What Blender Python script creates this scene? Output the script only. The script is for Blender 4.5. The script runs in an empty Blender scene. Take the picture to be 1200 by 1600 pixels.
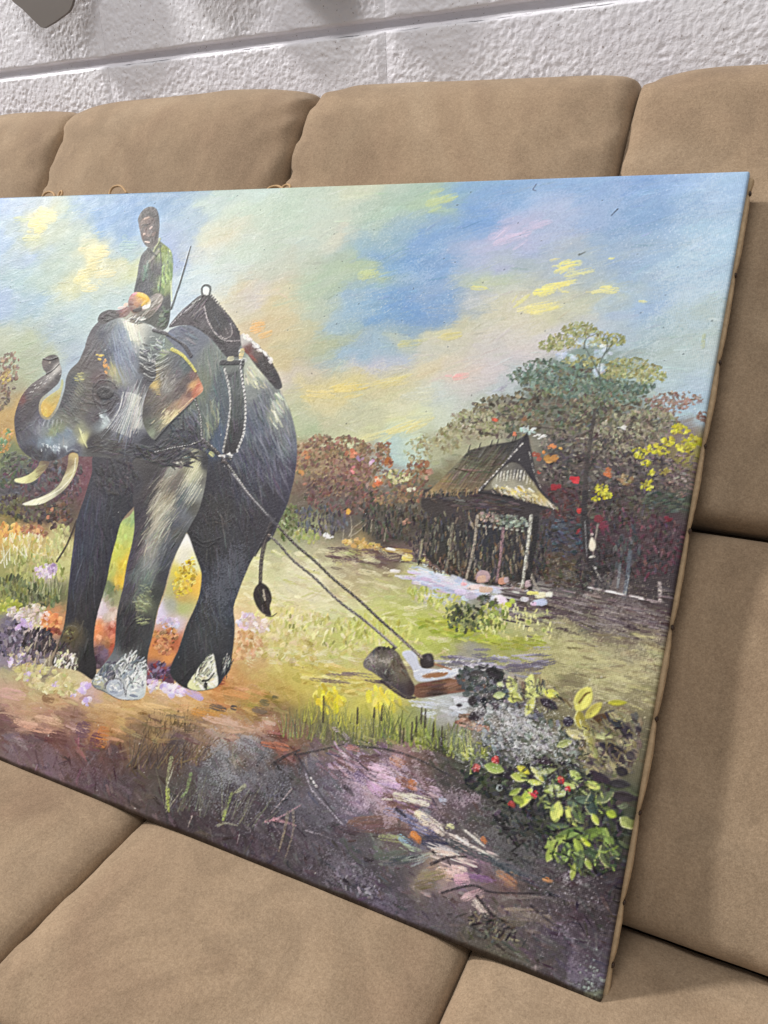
import bpy, math, random
import numpy as np
from mathutils import Matrix, Vector

# ------------------------------------------------------------------ camera
# the phone camera is solved from the vanishing points of the sofa width and depth lines
CAM_Z = 0.90
FOC = 1255.15                       # focal length in photo pixels (photo 1200 x 1600)
def _axes(v1, v2):
    a = np.array(v1, float) - (600, 800); b = np.array(v2, float) - (600, 800)
    f = math.sqrt(-(a @ b))
    x = -np.r_[a, f]; x /= np.linalg.norm(x)
    y = np.r_[b, f]; y /= np.linalg.norm(y)
    return f, np.stack([x, y, np.cross(x, y)])
FOC, AX = _axes((-2000, 380), (1298, 230))
def ray(p):                          # direction in the place for a photo pixel
    return AX @ np.array([p[0] - 600, p[1] - 800, FOC])
def on_y(p, y): q = ray(p); return q * (y / q[1])
def on_z(p, z): q = ray(p); return q * (z / q[2])
def on_x(p, x): q = ray(p); return q * (x / q[0])

scene = bpy.context.scene
cam_d = bpy.data.cameras.new('camera')
cam_d.sensor_fit = 'VERTICAL'; cam_d.sensor_height = 24.0
cam_d.lens = FOC / 1600 * 24.0
cam_d.clip_start = 0.02; cam_d.clip_end = 50
cam = bpy.data.objects.new('camera', cam_d)
M = Matrix(((AX[0, 0], -AX[0, 1], -AX[0, 2], 0),
            (AX[1, 0], -AX[1, 1], -AX[1, 2], 0),
            (AX[2, 0], -AX[2, 1], -AX[2, 2], CAM_Z), (0, 0, 0, 1)))
cam.matrix_world = M
scene.collection.objects.link(cam); scene.camera = cam

# ------------------------------------------------------------------ light
world = bpy.data.worlds.new('World'); scene.world = world; world.use_nodes = True
wb = world.node_tree.nodes['Background']
wb.inputs[0].default_value = (1.0, 0.98, 0.965, 1); wb.inputs[1].default_value = 0.31
def area(name, loc, target, sx, sy, power, col):
    l = bpy.data.lights.new(name, 'AREA'); l.shape = 'RECTANGLE'; l.size = sx; l.size_y = sy
    l.energy = power; l.color = col
    o = bpy.data.objects.new(name, l); o.location = loc
    o.rotation_euler = (Vector(target) - Vector(loc)).to_track_quat('-Z', 'Y').to_euler()
    scene.collection.objects.link(o); return o
area('ceiling_tube', (-5.2, -0.15, 4.55), (-0.3, 0.5, 0.6), 0.30, 0.65, 385, (1.0, 0.975, 0.95))
area('ceiling_panel', (-0.5, -0.7, 3.3), (-0.3, 0.5, 0.6), 1.2, 0.6, 33, (1.0, 0.98, 0.96))
vs = scene.view_settings
vs.view_transform = 'Standard'; vs.look = 'None'; vs.exposure = 0.0; vs.gamma = 1.0
vs.use_curve_mapping = False
scene.cycles.max_bounces = 6

# ------------------------------------------------------------------ helpers
rng = np.random.default_rng(7)
def _hash(ix, iy, seed):
    h = (ix.astype(np.int64) * 374761393 + iy.astype(np.int64) * 668265263 + seed * 974634721) & 0xffffffff
    h = ((h ^ (h >> 13)) * 1274126177) & 0xffffffff
    return ((h ^ (h >> 16)) & 0xffff).astype(np.float32) / 65535.0
def noise2(x, y, seed=0):
    x = np.asarray(x, np.float32); y = np.asarray(y, np.float32)
    ix = np.floor(x).astype(np.int64); iy = np.floor(y).astype(np.int64)
    fx = x - ix; fy = y - iy
    fx = fx * fx * (3 - 2 * fx); fy = fy * fy * (3 - 2 * fy)
    a = _hash(ix, iy, seed); b = _hash(ix + 1, iy, seed); c = _hash(ix, iy + 1, seed); d = _hash(ix + 1, iy + 1, seed)
    return (a + (b - a) * fx) * (1 - fy) + (c + (d - c) * fx) * fy - 0.5
def fbm(x, y, seed=0, octv=4):
    r = 0; a = 1.0
    for k in range(octv):
        r = r + a * noise2(x * 2 ** k, y * 2 ** k, seed + k * 17); a *= 0.5
    return r
def grid_mesh(name, P, smooth=True, flip=False):
    """P: (rows, cols, 3) -> quad mesh"""
    r, c = P.shape[:2]
    idx = np.arange(r * c).reshape(r, c)
    q = np.stack([idx[:-1, :-1], idx[:-1, 1:], idx[1:, 1:], idx[1:, :-1]], -1).reshape(-1, 4)
    if flip: q = q[:, ::-1]
    me = bpy.data.meshes.new(name)
    me.vertices.add(r * c); me.vertices.foreach_set('co', P.reshape(-1).astype(np.float32))
    n = len(q); me.loops.add(n * 4); me.loops.foreach_set('vertex_index', q.reshape(-1).astype(np.int32))
    me.polygons.add(n); me.polygons.foreach_set('loop_start', np.arange(0, n * 4, 4, dtype=np.int32))
    me.polygons.foreach_set('loop_total', np.full(n, 4, np.int32))
    me.update(calc_edges=True); me.validate()
    if smooth: me.polygons.foreach_set('use_smooth', np.ones(n, bool))
    return me
def py_mesh(name, v, f, smooth=False):
    me = bpy.data.meshes.new(name); me.from_pydata([tuple(p) for p in v], [], f); me.update()
    if smooth: me.polygons.foreach_set('use_smooth', np.ones(len(me.polygons), bool))
    return me
def obj(name, me, mat=None, parent=None, loc=None):
    o = bpy.data.objects.new(name, me)
    if mat is not None and not me.materials: me.materials.append(mat)
    scene.collection.objects.link(o)
    if parent is not None: o.parent = parent
    if loc is not None: o.location = loc
    return o
def empty(name, loc=(0, 0, 0), label=None, cat=None):
    o = bpy.data.objects.new(name, None); o.empty_display_size = 0.1; o.location = loc
    scene.collection.objects.link(o)
    if label: o['label'] = label
    if cat: o['category'] = cat
    return o
def box_mesh(name, x0, x1, y0, y1, z0, z1):
    v = [(x, y, z) for x in (x0, x1) for y in (y0, y1) for z in (z0, z1)]
    f = [(0, 1, 3, 2), (4, 6, 7, 5), (0, 4, 5, 1), (2, 3, 7, 6), (0, 2, 6, 4), (1, 5, 7, 3)]
    return py_mesh(name, v, f)
def tube_mesh(name, pts, rad, seg=8, cap=True):
    pts = [Vector(p) for p in pts]; v = []; f = []
    n = len(pts); up = Vector((0.13, 0.2, 0.97))
    for i, p in enumerate(pts):
        t = (pts[min(i + 1, n - 1)] - pts[max(i - 1, 0)]).normalized()
        a = t.cross(up).normalized(); b = t.cross(a)
        r = rad[i] if hasattr(rad, '__len__') else rad
        for k in range(seg):
            w = 2 * math.pi * k / seg
            v.append(p + a * (r * math.cos(w)) + b * (r * math.sin(w)))
    for i in range(n - 1):
        for k in range(seg):
            f.append((i * seg + k, i * seg + (k + 1) % seg, (i + 1) * seg + (k + 1) % seg, (i + 1) * seg + k))
    if cap:
        f.append(tuple(range(seg))[::-1]); f.append(tuple(range((n - 1) * seg, n * seg)))
    return py_mesh(name, v, f, True)
def catmull(p, n=8, closed=False):
    p = np.asarray(p, float)
    if closed: q = np.vstack([p[-1], p, p[0], p[1]])
    else: q = np.vstack([2 * p[0] - p[1], p, 2 * p[-1] - p[-2]])
    out = []
    t = np.linspace(0, 1, n, endpoint=False)[:, None]
    for i in range(1, len(q) - 2):
        a, b, c, d = q[i - 1], q[i], q[i + 1], q[i + 2]
        out.append(0.5 * (2 * b + (c - a) * t + (2 * a - 5 * b + 4 * c - d) * t ** 2 + (3 * b - a - 3 * c + d) * t ** 3))
    out = np.vstack(out)
    if not closed: out = np.vstack([out, p[-1:]])
    return out

# ------------------------------------------------------------------ materials
class NT:
    def __init__(s, name):
        s.m = bpy.data.materials.new(name); s.m.use_nodes = True; s.t = s.m.node_tree
        s.b = s.t.nodes['Principled BSDF']
    def n(s, kind, **kw):
        x = s.t.nodes.new(kind)
        for k, v in kw.items(): setattr(x, k, v)
        return x
    def l(s, a, b): s.t.links.new(a, b)
    def coord(s): return s.n('ShaderNodeTexCoord').outputs['Object']
    def noise(s, scale, detail=3, rough=0.5, vec=None, dist=0):
        x = s.n('ShaderNodeTexNoise'); x.inputs['Scale'].default_value = scale; x.inputs['Detail'].default_value = detail
        x.inputs['Roughness'].default_value = rough; x.inputs['Distortion'].default_value = dist
        if vec is not None: s.l(vec, x.inputs['Vector'])
        return x.outputs['Fac']
    def ramp(s, fac, stops):
        r = s.n('ShaderNodeValToRGB'); e = r.color_ramp.elements
        while len(e) < len(stops): e.new(0.5)
        for el, (p, c) in zip(e, stops): el.position = p; el.color = (*c, 1)
        s.l(fac, r.inputs[0]); return r.outputs[0]
    def mix(s, fac, a, b, mode='MIX'):
        x = s.n('ShaderNodeMix', data_type='RGBA', blend_type=mode)
        for sock, v in ((x.inputs[0], fac), (x.inputs[6], a), (x.inputs[7], b)):
            if hasattr(v, 'node'): s.l(v, sock)
            elif isinstance(v, (int, float)): sock.default_value = v
            else: sock.default_value = (*v, 1)
        return x.outputs[2]
    def bump(s, h, strength, dist, nrm=None):
        x = s.n('ShaderNodeBump'); x.inputs['Strength'].default_value = strength; x.inputs['Distance'].default_value = dist
        s.l(h, x.inputs['Height'])
        if nrm is not None: s.l(nrm, x.inputs['Normal'])
        return x.outputs[0]
def lin(c):
    c = np.asarray(c, np.float32) / 255.0
    return np.where(c <= 0.04045, c / 12.92, ((c + 0.055) / 1.055) ** 2.4)

def suede():
    s = NT('tan_suede'); co = s.coord()
    mp = s.n('ShaderNodeMapping'); mp.inputs['Scale'].default_value = (1, 1, 0.55); s.l(co, mp.inputs['Vector'])
    big = s.noise(7, 4, 0.6, mp.outputs[0], 0.6)
    mid = s.noise(38, 3, 0.6, mp.outputs[0], 0.4)
    fine = s.noise(900, 2, 0.7, co)
    spk = s.noise(420, 2, 0.6, co)
    c = s.ramp(big, [(0.30, tuple(lin((143, 121, 100)))), (0.5, tuple(lin((153, 132, 109)))), (0.72, tuple(lin((163, 143, 120))))])
    c = s.mix(0.22, c, s.ramp(mid, [(0.36, (0.36, 0.36, 0.36)), (0.68, (0.63, 0.63, 0.63))]), 'OVERLAY')
    nap = s.noise(9, 4, 0.6, mp.outputs[0], 2.2)
    c = s.mix(0.34, c, s.ramp(nap, [(0.44, (0.42, 0.42, 0.42)), (0.50, (0.53, 0.53, 0.53)), (0.60, (0.60, 0.60, 0.60))]), 'OVERLAY')
    c = s.mix(0.45, c, s.ramp(fine, [(0.3, (0.32, 0.32, 0.32)), (0.7, (0.68, 0.68, 0.68))]), 'OVERLAY')
    c = s.mix(0.35, c, s.ramp(spk, [(0.3, (0.35, 0.33, 0.30)), (0.7, (0.66, 0.66, 0.66))]), 'OVERLAY')
    s.l(c, s.b.inputs['Base Color'])
    s.b.inputs['Roughness'].default_value = 0.92
    s.b.inputs['Specular IOR Level'].default_value = 0.12
    s.b.inputs['Sheen Weight'].default_value = 0.22; s.b.inputs['Sheen Roughness'].default_value = 0.45
    s.b.inputs['Sheen Tint'].default_value = (0.95, 0.85, 0.72, 1)
    nb = s.bump(fine, 0.35, 0.0008); nb = s.bump(mid, 0.05, 0.004, nb)
    s.l(nb, s.b.inputs['Normal'])
    return s.m
def wall_paint():
    s = NT('painted_block'); co = s.coord()
    a = s.noise(260, 3, 0.6, co); b = s.noise(9, 3, 0.6, co)
    c = s.ramp(b, [(0.3, tuple(lin((233, 231, 238)))), (0.7, tuple(lin((244, 243, 248))))])
    pin = s.noise(330, 1, 0.5, co)
    c = s.mix(s.ramp(pin, [(0.24, (1, 1, 1)), (0.30, (0, 0, 0))]), c, tuple(lin((176, 168, 168))))
    s.l(c, s.b.inputs['Base Color']); s.b.inputs['Roughness'].default_value = 0.42
    s.b.inputs['Specular IOR Level'].default_value = 0.4
    s.l(s.bump(a, 0.55, 0.0016), s.b.inputs['Normal'])
    return s.m
def plain(name, col, rough=0.7, bump=None, var=0.12, scale=60):
    s = NT(name); co = s.coord(); n = s.noise(scale, 3, 0.6, co)
    c0 = lin(col)
    s.l(s.ramp(n, [(0.3, tuple(c0 * (1 - var))), (0.7, tuple(np.minimum(c0 * (1 + var), 1)))]), s.b.inputs['Base Color'])
    s.b.inputs['Roughness'].default_value = rough
    if bump: s.l(s.bump(n, bump[0], bump[1]), s.b.inputs['Normal'])
    return s.m
def canvas_paint():
    s = NT('oil_paint'); at = s.n('ShaderNodeVertexColor', layer_name='paint')
    co = s.coord()
    fine = s.noise(1100, 2, 0.7, co)
    c = s.mix(0.22, at.outputs['Color'], s.ramp(fine, [(0.3, (0.3, 0.3, 0.3)), (0.7, (0.7, 0.7, 0.7))]), 'OVERLAY')
    s.l(c, s.b.inputs['Base Color'])
    rg = s.noise(60, 3, 0.6, co)
    mr = s.n('ShaderNodeMapRange'); mr.inputs[3].default_value = 0.34; mr.inputs[4].default_value = 0.58
    s.l(rg, mr.inputs[0]); s.l(mr.outputs[0], s.b.inputs['Roughness'])
    s.b.inputs['Specular IOR Level'].default_value = 0.22
    w1 = s.n('ShaderNodeTexWave'); w1.bands_direction = 'X'; w1.inputs['Scale'].default_value = 260; w1.inputs['Distortion'].default_value = 1.2
    w2 = s.n('ShaderNodeTexWave'); w2.bands_direction = 'Y'; w2.inputs['Scale'].default_value = 260; w2.inputs['Distortion'].default_value = 1.2
    s.l(co, w1.inputs[0]); s.l(co, w2.inputs[0])
    nb = s.bump(w1.outputs['Fac'], 0.10, 0.0004); nb = s.bump(w2.outputs['Fac'], 0.10, 0.0004, nb)
    nb = s.bump(s.noise(520, 3, 0.65, co), 0.28, 0.0006, nb)
    s.l(nb, s.b.inputs['Normal'])
    return s.m
M_SUEDE = suede(); M_WALL = wall_paint(); M_PAINT = canvas_paint()
M_RAW = plain('raw_canvas', (190, 164, 130), 0.9, (0.4, 0.001), 0.16, 240)
M_WOOD = plain('pine_stretcher', (150, 118, 80), 0.8, (0.3, 0.001), 0.2, 90)
M_TACK = plain('rusty_tack', (58, 40, 30), 0.5, None, 0.3, 400)
M_CORD = plain('jute_cord', (186, 152, 112), 0.9, (0.5, 0.0006), 0.18, 700)
M_GREY = plain('grey_plastic', (116, 109, 104), 0.7, None, 0.05, 20)
M_DARK = plain('dark_fabric_base', (96, 78, 60), 0.9, None, 0.1, 40)

# ------------------------------------------------------------------ wall of painted concrete blocks
WALL_Y = 0.9121
BW, BH = 0.4064, 0.2032
JX = -0.45; JZ = 0.1415 + CAM_Z      # a vertical joint and the bed joint seen above the sofa
wall = empty('block_wall', (0, WALL_Y, 0)); wall['kind'] = 'structure'
wall['label'] = 'white painted concrete block wall behind the tan sofa'
def block(seed, step, amp):
    gx, gz = 0.0001, 0.0048          # half joints: the head joints are nearly flush
    nx = int(BW / step); nz = int(BH / step)
    x = np.linspace(gx, BW - gx, nx); z = np.linspace(gz, BH - gz, nz)
    X, Z = np.meshgrid(x, z)
    wob = 0.0016 * fbm(X * 60, Z * 60, seed + 5, 3)
    dz = np.minimum(Z - gz, BH - gz - Z) + wob; dx = np.minimum(X - gx, BW - gx - X)
    lump = fbm(X * 230, Z * 250, seed, 3)
    lump2 = fbm(X * 420, Z * 420, seed + 3, 2)
    pit = np.clip(fbm(X * 150, Z * 150, seed + 9, 2) - 0.28, 0, 1)
    h = (0.0007 * np.tanh(lump * 1.5) + 0.0005 * lump2) * (0.55 + 0.9 * np.clip(fbm(X * 14, Z * 14, seed + 21, 3) + 0.35, 0, 1)) - 0.0022 * pit
    smooth_head = np.clip(dx / 0.010, 0, 1)              # mortar smears over the head joint
    h = h * (0.25 + 0.75 * smooth_head) - 0.0016 * (1 - smooth_head)
    edge = np.clip(dz / 0.0035, 0, 1)
    h = h * edge - 0.004 * (1 - edge) ** 2
    P = np.stack([X, -0.010 - h * amp, Z], -1)
    # close to the wall core
    P[0, :, 1] = 0.012; P[-1, :, 1] = 0.012
    return grid_mesh('concrete_block', P)
hi = [block(s, 0.00125, 1.0) for s in (11, 37, 53)]
lo = block(71, 0.0028, 1.0)
k = 0
for row in range(-5, 4):
    for col in range(-4, 5):
        near = row in (-1, 0) and -2 <= col <= 1
        me = hi[(col * 2 + row * 5 + 9) % 3] if near else lo
        if not me.materials: me.materials.append(M_WALL)
        b = obj('concrete_block', me, M_WALL, wall, (JX + col * BW, 0, JZ + row * BH))
def bed(z):
    x = np.linspace(-2.2, 1.7, 900); t = np.linspace(-1, 1, 9)
    X, T = np.meshgrid(x, t)
    d = 0.0020 - 0.0105 * np.clip(-T * 0.75 + 0.32, 0, 1) ** 1.3 + 0.0010 * fbm(X * 90, T * 2, int(z * 100) % 97, 3)
    P = np.stack([X, d, z + T * 0.0062 + 0.0012 * fbm(X * 30, T, 3, 2)], -1)
    return grid_mesh('mortar_joint', P)
for row in range(-4, 4):
    obj('mortar_joint', bed(JZ + row * BH), M_WALL, wall)
obj('wall_core', box_mesh('wall_core', -2.2, 1.7, 0.013, 0.18, JZ - 5 * BH, JZ + 4 * BH), M_WALL, wall)

# ------------------------------------------------------------------ sofa
KS = 0.89
SEAT = -0.5355 * KS                  # seat surface relative to the camera
sofa = empty('tufted_sofa', (0, 0, 0), 'tan suede sofa with stitched square cushions standing against the block wall', 'sofa')
crease = on_z((970, 1444), SEAT)
CY = crease[1]
def cushion(name, curve, nrm, x0, x1, H, seed, n=4.0, ends=(True, True), pucker=1.0, nx=84, nb=92, sink=0.02, Hb=None, deep=None, corner=0.0):
    """a stitched panel: curve (b,2) in (Y,Z), bulging along nrm between the seams"""
    L = np.r_[0, np.cumsum(np.linalg.norm(np.diff(curve, axis=0), axis=1))]
    t = np.linspace(0, L[-1], nb)
    # denser rows at the ends
    u = np.linspace(0, 1, nb); u = u - 0.12 * np.sin(2 * np.pi * u) / (2 * np.pi) * 4 * 0.5
    t = u * L[-1]
    cy = np.interp(t, L, curve[:, 0]); cz = np.interp(t, L, curve[:, 1])
    ny = np.interp(t, L, nrm[:, 0]); nz_ = np.interp(t, L, nrm[:, 1])
    a = np.linspace(0, 1, nx); a = a - 0.1 * np.sin(2 * np.pi * a) / (2 * np.pi) * 2
    A, T = np.meshgrid(a, t)
    w = x1 - x0
    dxl = A * w; dxr = (1 - A) * w
    def lip(d, r): d = np.clip(d / r, 0, 1); return np.sqrt(np.clip(1 - (1 - d) ** 2, 0, 1))
    rl = 0.017 if name == 'headrest_cushion' else 0.026
    ex = np.minimum(lip(dxl, rl), lip(dxr, rl))
    ex = 0.55 * ex + 0.45 * (1 - np.abs(2 * A - 1) ** n)
    eb = np.ones_like(A)
    re_ = 0.016 if name in ('headrest_cushion', 'back_cushion') else 0.024
    if ends[0]: eb = np.minimum(eb, lip(T, re_))
    if ends[1]: eb = np.minimum(eb, lip(L[-1] - T, re_))
    if ends[0] and ends[1]: eb = 0.6 * eb + 0.4 * (1 - np.abs(2 * T / L[-1] - 1) ** n)
    h = H * np.minimum(ex, 1) * eb
    # puckers running away from the seams
    dside = np.minimum(dxl, dxr)
    pk = np.exp(-dside / 0.022) * noise2(T * 70 + 40 * dside + seed, (A > 0.5) * 7.3, seed) * 0.0042
    if ends[0]: pk = pk + np.exp(-T / 0.02) * noise2(A * w * 60 + seed, T * 12, seed + 3) * 0.003
    if ends[1]: pk = pk + np.exp(-(L[-1] - T) / 0.02) * noise2(A * w * 60 + seed, T * 12, seed + 4) * 0.003
    h = h + pk * pucker * np.clip(eb * 3, 0, 1) * np.clip(ex * 3, 0, 1)
    h = h + (0.0016 if name == 'seat_cushion' else 0.0035) * fbm(A * w * 9 + seed, T * 9, seed + 8, 3) * np.minimum(ex, eb)
    if deep is not None: h = h + deep(A, T / L[-1])
    X = x0 + 0.0008 + A * (w - 0.0016)
    P = np.stack([X, cy[:, None] + ny[:, None] * h, cz[:, None] + nz_[:, None] * h + CAM_Z], -1)
    if name == 'headrest_cushion':                       # the top rail sags towards the near end
        P[..., 2] -= np.clip((P[..., 2] - CAM_Z + 0.03) / 0.08, 0, 1) * np.clip(0.003 + 0.036 * (X + 0.5), 0, 0.03)
    # tuck the seam allowance into the sofa
    def tuck(Q, d): 
        R = Q.copy(); R[..., 1] -= d * ny_q; R[..., 2] -= d * nz_q; return R
    ny_q, nz_q = ny, nz_
    left = P[:, :1].copy(); right = P[:, -1:].copy()
    for e in (left, right):
        e[..., 1] -= sink * ny[:, None]; e[..., 2] -= sink * nz_[:, None]
    P = np.concatenate([left, P, right], 1)
    top = P[:1].copy(); top[..., 1] -= sink * ny[0]; top[..., 2] -= sink * nz_[0]
    bot = P[-1:].copy(); bot[..., 1] -= sink * ny[-1]; bot[..., 2] -= sink * nz_[-1]
    P = np.concatenate([top, P, bot], 0)
    return obj(name, grid_mesh(name, P), M_SUEDE, sofa)
def with_normals(c):
    d = np.gradient(c, axis=0); d /= np.linalg.norm(d, axis=1)[:, None]
    return c, np.stack([-d[:, 1], d[:, 0]], 1)      # towards the sitter / up
BS = (0.576, -0.255)                                  # the cross seam of the back
low = np.linspace((CY + 0.003, SEAT - 0.003), (BS[0], BS[1]), 60)
up_ = catmull([(BS[0] + 0.004, BS[1] + 0.004), (0.650, -0.146), (0.724, -0.036), (0.772, 0.036), (0.801, 0.063), (0.831, 0.065), (0.857, 0.040), (0.866, -0.05), (0.868, -0.20)], 14)
SY = on_z((11, 1591), SEAT)[1]
seat1 = np.linspace((SY + 0.001, SEAT - 0.0148), (CY + 0.010, SEAT - 0.0148), 60)
seat2 = catmull([(-0.115, SEAT - 0.16), (-0.112, SEAT - 0.06), (-0.085, SEAT - 0.022), (0.0, SEAT - 0.0148), (0.10, SEAT - 0.0148), (SY - 0.001, SEAT - 0.0148)], 12)
bx = [on_y(p, 0.792)[0] for p in ((105, 178), (482, 150), (997, 118))]
bxs = [bx[0] - 0.68, bx[0] - 0.34, bx[0], bx[1], bx[2], bx[2] + 0.33, bx[2] + 0.66]
sx1 = on_z((213, 1270), SEAT)[0]; sx2 = on_z((727, 1481), SEAT)[0]
dsx = sx2 - sx1
sxs = [sx1 - 3 * dsx, sx1 - 2 * dsx, sx1 - dsx, sx1, sx2, sx2 + dsx, sx2 + 2 * dsx]
for i in range(6):
    cushion('back_cushion', *with_normals(low), bxs[i], bxs[i + 1], 0.024, 20 + i, n=6, pucker=1.6)
    cushion('headrest_cushion', *with_normals(up_), bxs[i], bxs[i + 1], 0.017, 40 + i, n=6, ends=(True, False), pucker=2.4, nb=120)
    cushion('seat_cushion', *with_normals(seat1), sxs[i], sxs[i + 1], 0.0135, 60 + i, n=7, pucker=0.7)
    cushion('seat_cushion', *with_normals(seat2), sxs[i], sxs[i + 1], 0.012, 80 + i, n=7, ends=(False, True), pucker=0.7)
sl, sr = min(bxs[0], sxs[0]) + 0.02, max(bxs[-1], sxs[-1]) - 0.2
prof = [(-0.095, 0.14), (-0.095, SEAT + CAM_Z - 0.04), (CY + 0.03, SEAT + CAM_Z - 0.05), (BS[0] + 0.025, BS[1] + CAM_Z - 0.012), (0.765, CAM_Z - 0.005), (0.835, CAM_Z + 0.030), (0.855, CAM_Z - 0.05), (0.855, 0.14)]
v = [(x, y, z) for x in (sl, sr) for y, z in prof]; n_ = len(prof)
obj('frame', py_mesh('frame', v, [tuple(range(n_)), tuple(range(n_, 2 * n_))[::-1]] + [(i, i + n_, (i + 1) % n_ + n_, (i + 1) % n_) for i in range(n_)]), M_DARK, sofa)
for x in (sl + 0.08, sr - 0.14):
    for y in (-0.05, 0.78):
        obj('leg', tube_mesh('leg', [(x, y, 0.0), (x, y, 0.15)], [0.018, 0.026], 14), M_DARK, sofa)

# ------------------------------------------------------------------ the painting: plane of the canvas
BR = on_z((935, 1562), SEAT + 0.0005); TR = on_x((1167, 270), BR[0])
UP = (TR - BR); CH = np.linalg.norm(UP); UP /= CH
NB = np.array([0, UP[2], -UP[1]])                     # into the back of the sofa
CW = 1.15; X_L = BR[0] - CW; THK = 0.018
def to_canvas(p):
    """photo pixels -> canvas millimetres (right, down from the top left corner)"""
    p = np.atleast_2d(np.asarray(p, float))
    d = np.stack([p[:, 0] - 600, p[:, 1] - 800, np.full(len(p), FOC)], 1) @ AX.T
    t = (BR @ NB) / (d @ NB)
    q = d * t[:, None]
    return np.stack([(q[:, 0] - X_L) * 1000, (CH - (q - BR) @ UP) * 1000], 1)

# ------------------------------------------------------------------ the oil picture, laid down stroke by stroke in canvas millimetres
MM = 0.6
GW, GH = int(CW * 1000 / MM) + 1, int(CH * 1000 / MM) + 1
BUF = np.zeros((GH, GW, 3), np.float32)
RELIEF = np.zeros((GH, GW), np.float32)
yy, xx = np.mgrid[0:GH, 0:GW].astype(np.float32)
WX = fbm(xx / 34, yy / 34, 101, 4) * 1.0; WY = fbm(xx / 34, yy / 34, 202, 4) * 1.0
SPK = (_hash(xx.astype(np.int64), yy.astype(np.int64), 5) + _hash(xx.astype(np.int64) // 2, yy.astype(np.int64) // 2, 6)) * 0.5
R_ = random.Random(4)
STREAK = fbm(np.arange(256)[None, :] / 40.0 + np.zeros((256, 1)), np.arange(256)[:, None] / 1.7 + np.zeros((1, 256)), 9, 3) + 0.5
def cv(p): return to_canvas(p) / MM
def sc(x, y):
    a = cv([(x, y), (x + 10, y), (x, y + 10)])
    return math.sqrt(abs((a[1, 0] - a[0, 0]) * (a[2, 1] - a[0, 1]) - (a[1, 1] - a[0, 1]) * (a[2, 0] - a[0, 0]))) / 10
_ang0 = {}
def ang(x, y, deg):
    a = cv([(x, y), (x + 8 * math.cos(math.radians(deg)), y + 8 * math.sin(math.radians(deg)))])
    return math.atan2(a[1, 1] - a[0, 1], a[1, 0] - a[0, 0])
def field(pts, x0, y0, x1, y1, step=5, eps=10.0, warp=14.0, power=2.2, aniso=1.0):
    q = cv([(p[0], p[1]) for p in pts]); c = np.array([p[2] for p in pts], np.float32)
    gx = np.arange(x0, x1 + step, step); gy = np.arange(y0, y1 + step, step)
    X, Y = np.meshgrid(gx, gy)
    ix = np.clip(X, 0, GW - 1).astype(int); iy = np.clip(Y, 0, GH - 1).astype(int)
    X = X + WX[iy, ix] * warp; Y = Y + WY[iy, ix] * warp
    if aniso != 1.0:                                      # brushed along a slight upward diagonal
        ca, sa = math.cos(-0.24), math.sin(-0.24)
        X, Y = (X * ca + Y * sa) * aniso, -X * sa + Y * ca
        q = np.stack([(q[:, 0] * ca + q[:, 1] * sa) * aniso, -q[:, 0] * sa + q[:, 1] * ca], 1)
    d = (X[..., None] - q[:, 0]) ** 2 + (Y[..., None] - q[:, 1]) ** 2
    w = 1.0 / (d + eps * eps) ** power
    F = (w @ c) / w.sum(-1)[..., None]
    # bilinear to full size
    fx = (np.arange(x0, x1) - x0) / step; fy = (np.arange(y0, y1) - y0) / step
    jx = np.minimum(fx.astype(int), len(gx) - 2); jy = np.minimum(fy.astype(int), len(gy) - 2)
    tx = (fx - jx)[None, :, None]; ty = (fy - jy)[:, None, None]
    a = F[jy][:, jx] * (1 - tx) + F[jy][:, jx + 1] * tx
    b = F[jy + 1][:, jx] * (1 - tx) + F[jy + 1][:, jx + 1] * tx
    return (a * (1 - ty) + b * ty).astype(np.float32)
def dab(bx, by, L, w, th, col, alpha=0.9, dry=0.35, rel=0.5):
    """one brush touch, centre / half length / half width in canvas pixels"""
    e = int(max(L, w) + 2)
    x0 = max(int(bx) - e, 0); x1 = min(int(bx) + e + 1, GW); y0 = max(int(by) - e, 0); y1 = min(int(by) + e + 1, GH)
    if x1 <= x0 or y1 <= y0: return
    X = xx[y0:y1, x0:x1] - bx; Y = yy[y0:y1, x0:x1] - by
    c, s = math.cos(th), math.sin(th)
    u = (X * c + Y * s) / L; v = (-X * s + Y * c) / w
    k1 = R_.randrange(256)
    st = STREAK[((v * w * 2.2).astype(int) + k1) & 255, ((u * L * 1.5).astype(int) + k1 * 3) & 255]
    m = np.clip((1.0 - u * u * u * u - v * v) * 4.5, 0, 1)
    m = m * np.clip(1.0 + dry * (st - 0.62) * 4 - dry * np.clip(u, 0, 1) * 0.8, 0, 1) * alpha
    B = BUF[y0:y1, x0:x1]; B += (np.asarray(col, np.float32) - B) * m[..., None]
    H = RELIEF[y0:y1, x0:x1]; H += (rel * (0.45 + 0.55 * st) - H) * m * 0.8
def jit(c, j):
    g = R_.gauss(0, j); k = min(j * .35, 4.5); return (c[0] + g + R_.gauss(0, k), c[1] + g + R_.gauss(0, k), c[2] + g + R_.gauss(0, k))
def D(x, y, L, w, deg, col, alpha=0.95, dry=0.3, rel=0.7):
    """a brush touch given in photo pixels"""
    q = cv([(x, y)])[0]; s = sc(x, y)
    dab(q[0], q[1], max(L * s, 0.9), max(w * s, 0.8), ang(x, y, deg), col, alpha, dry, rel)
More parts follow.
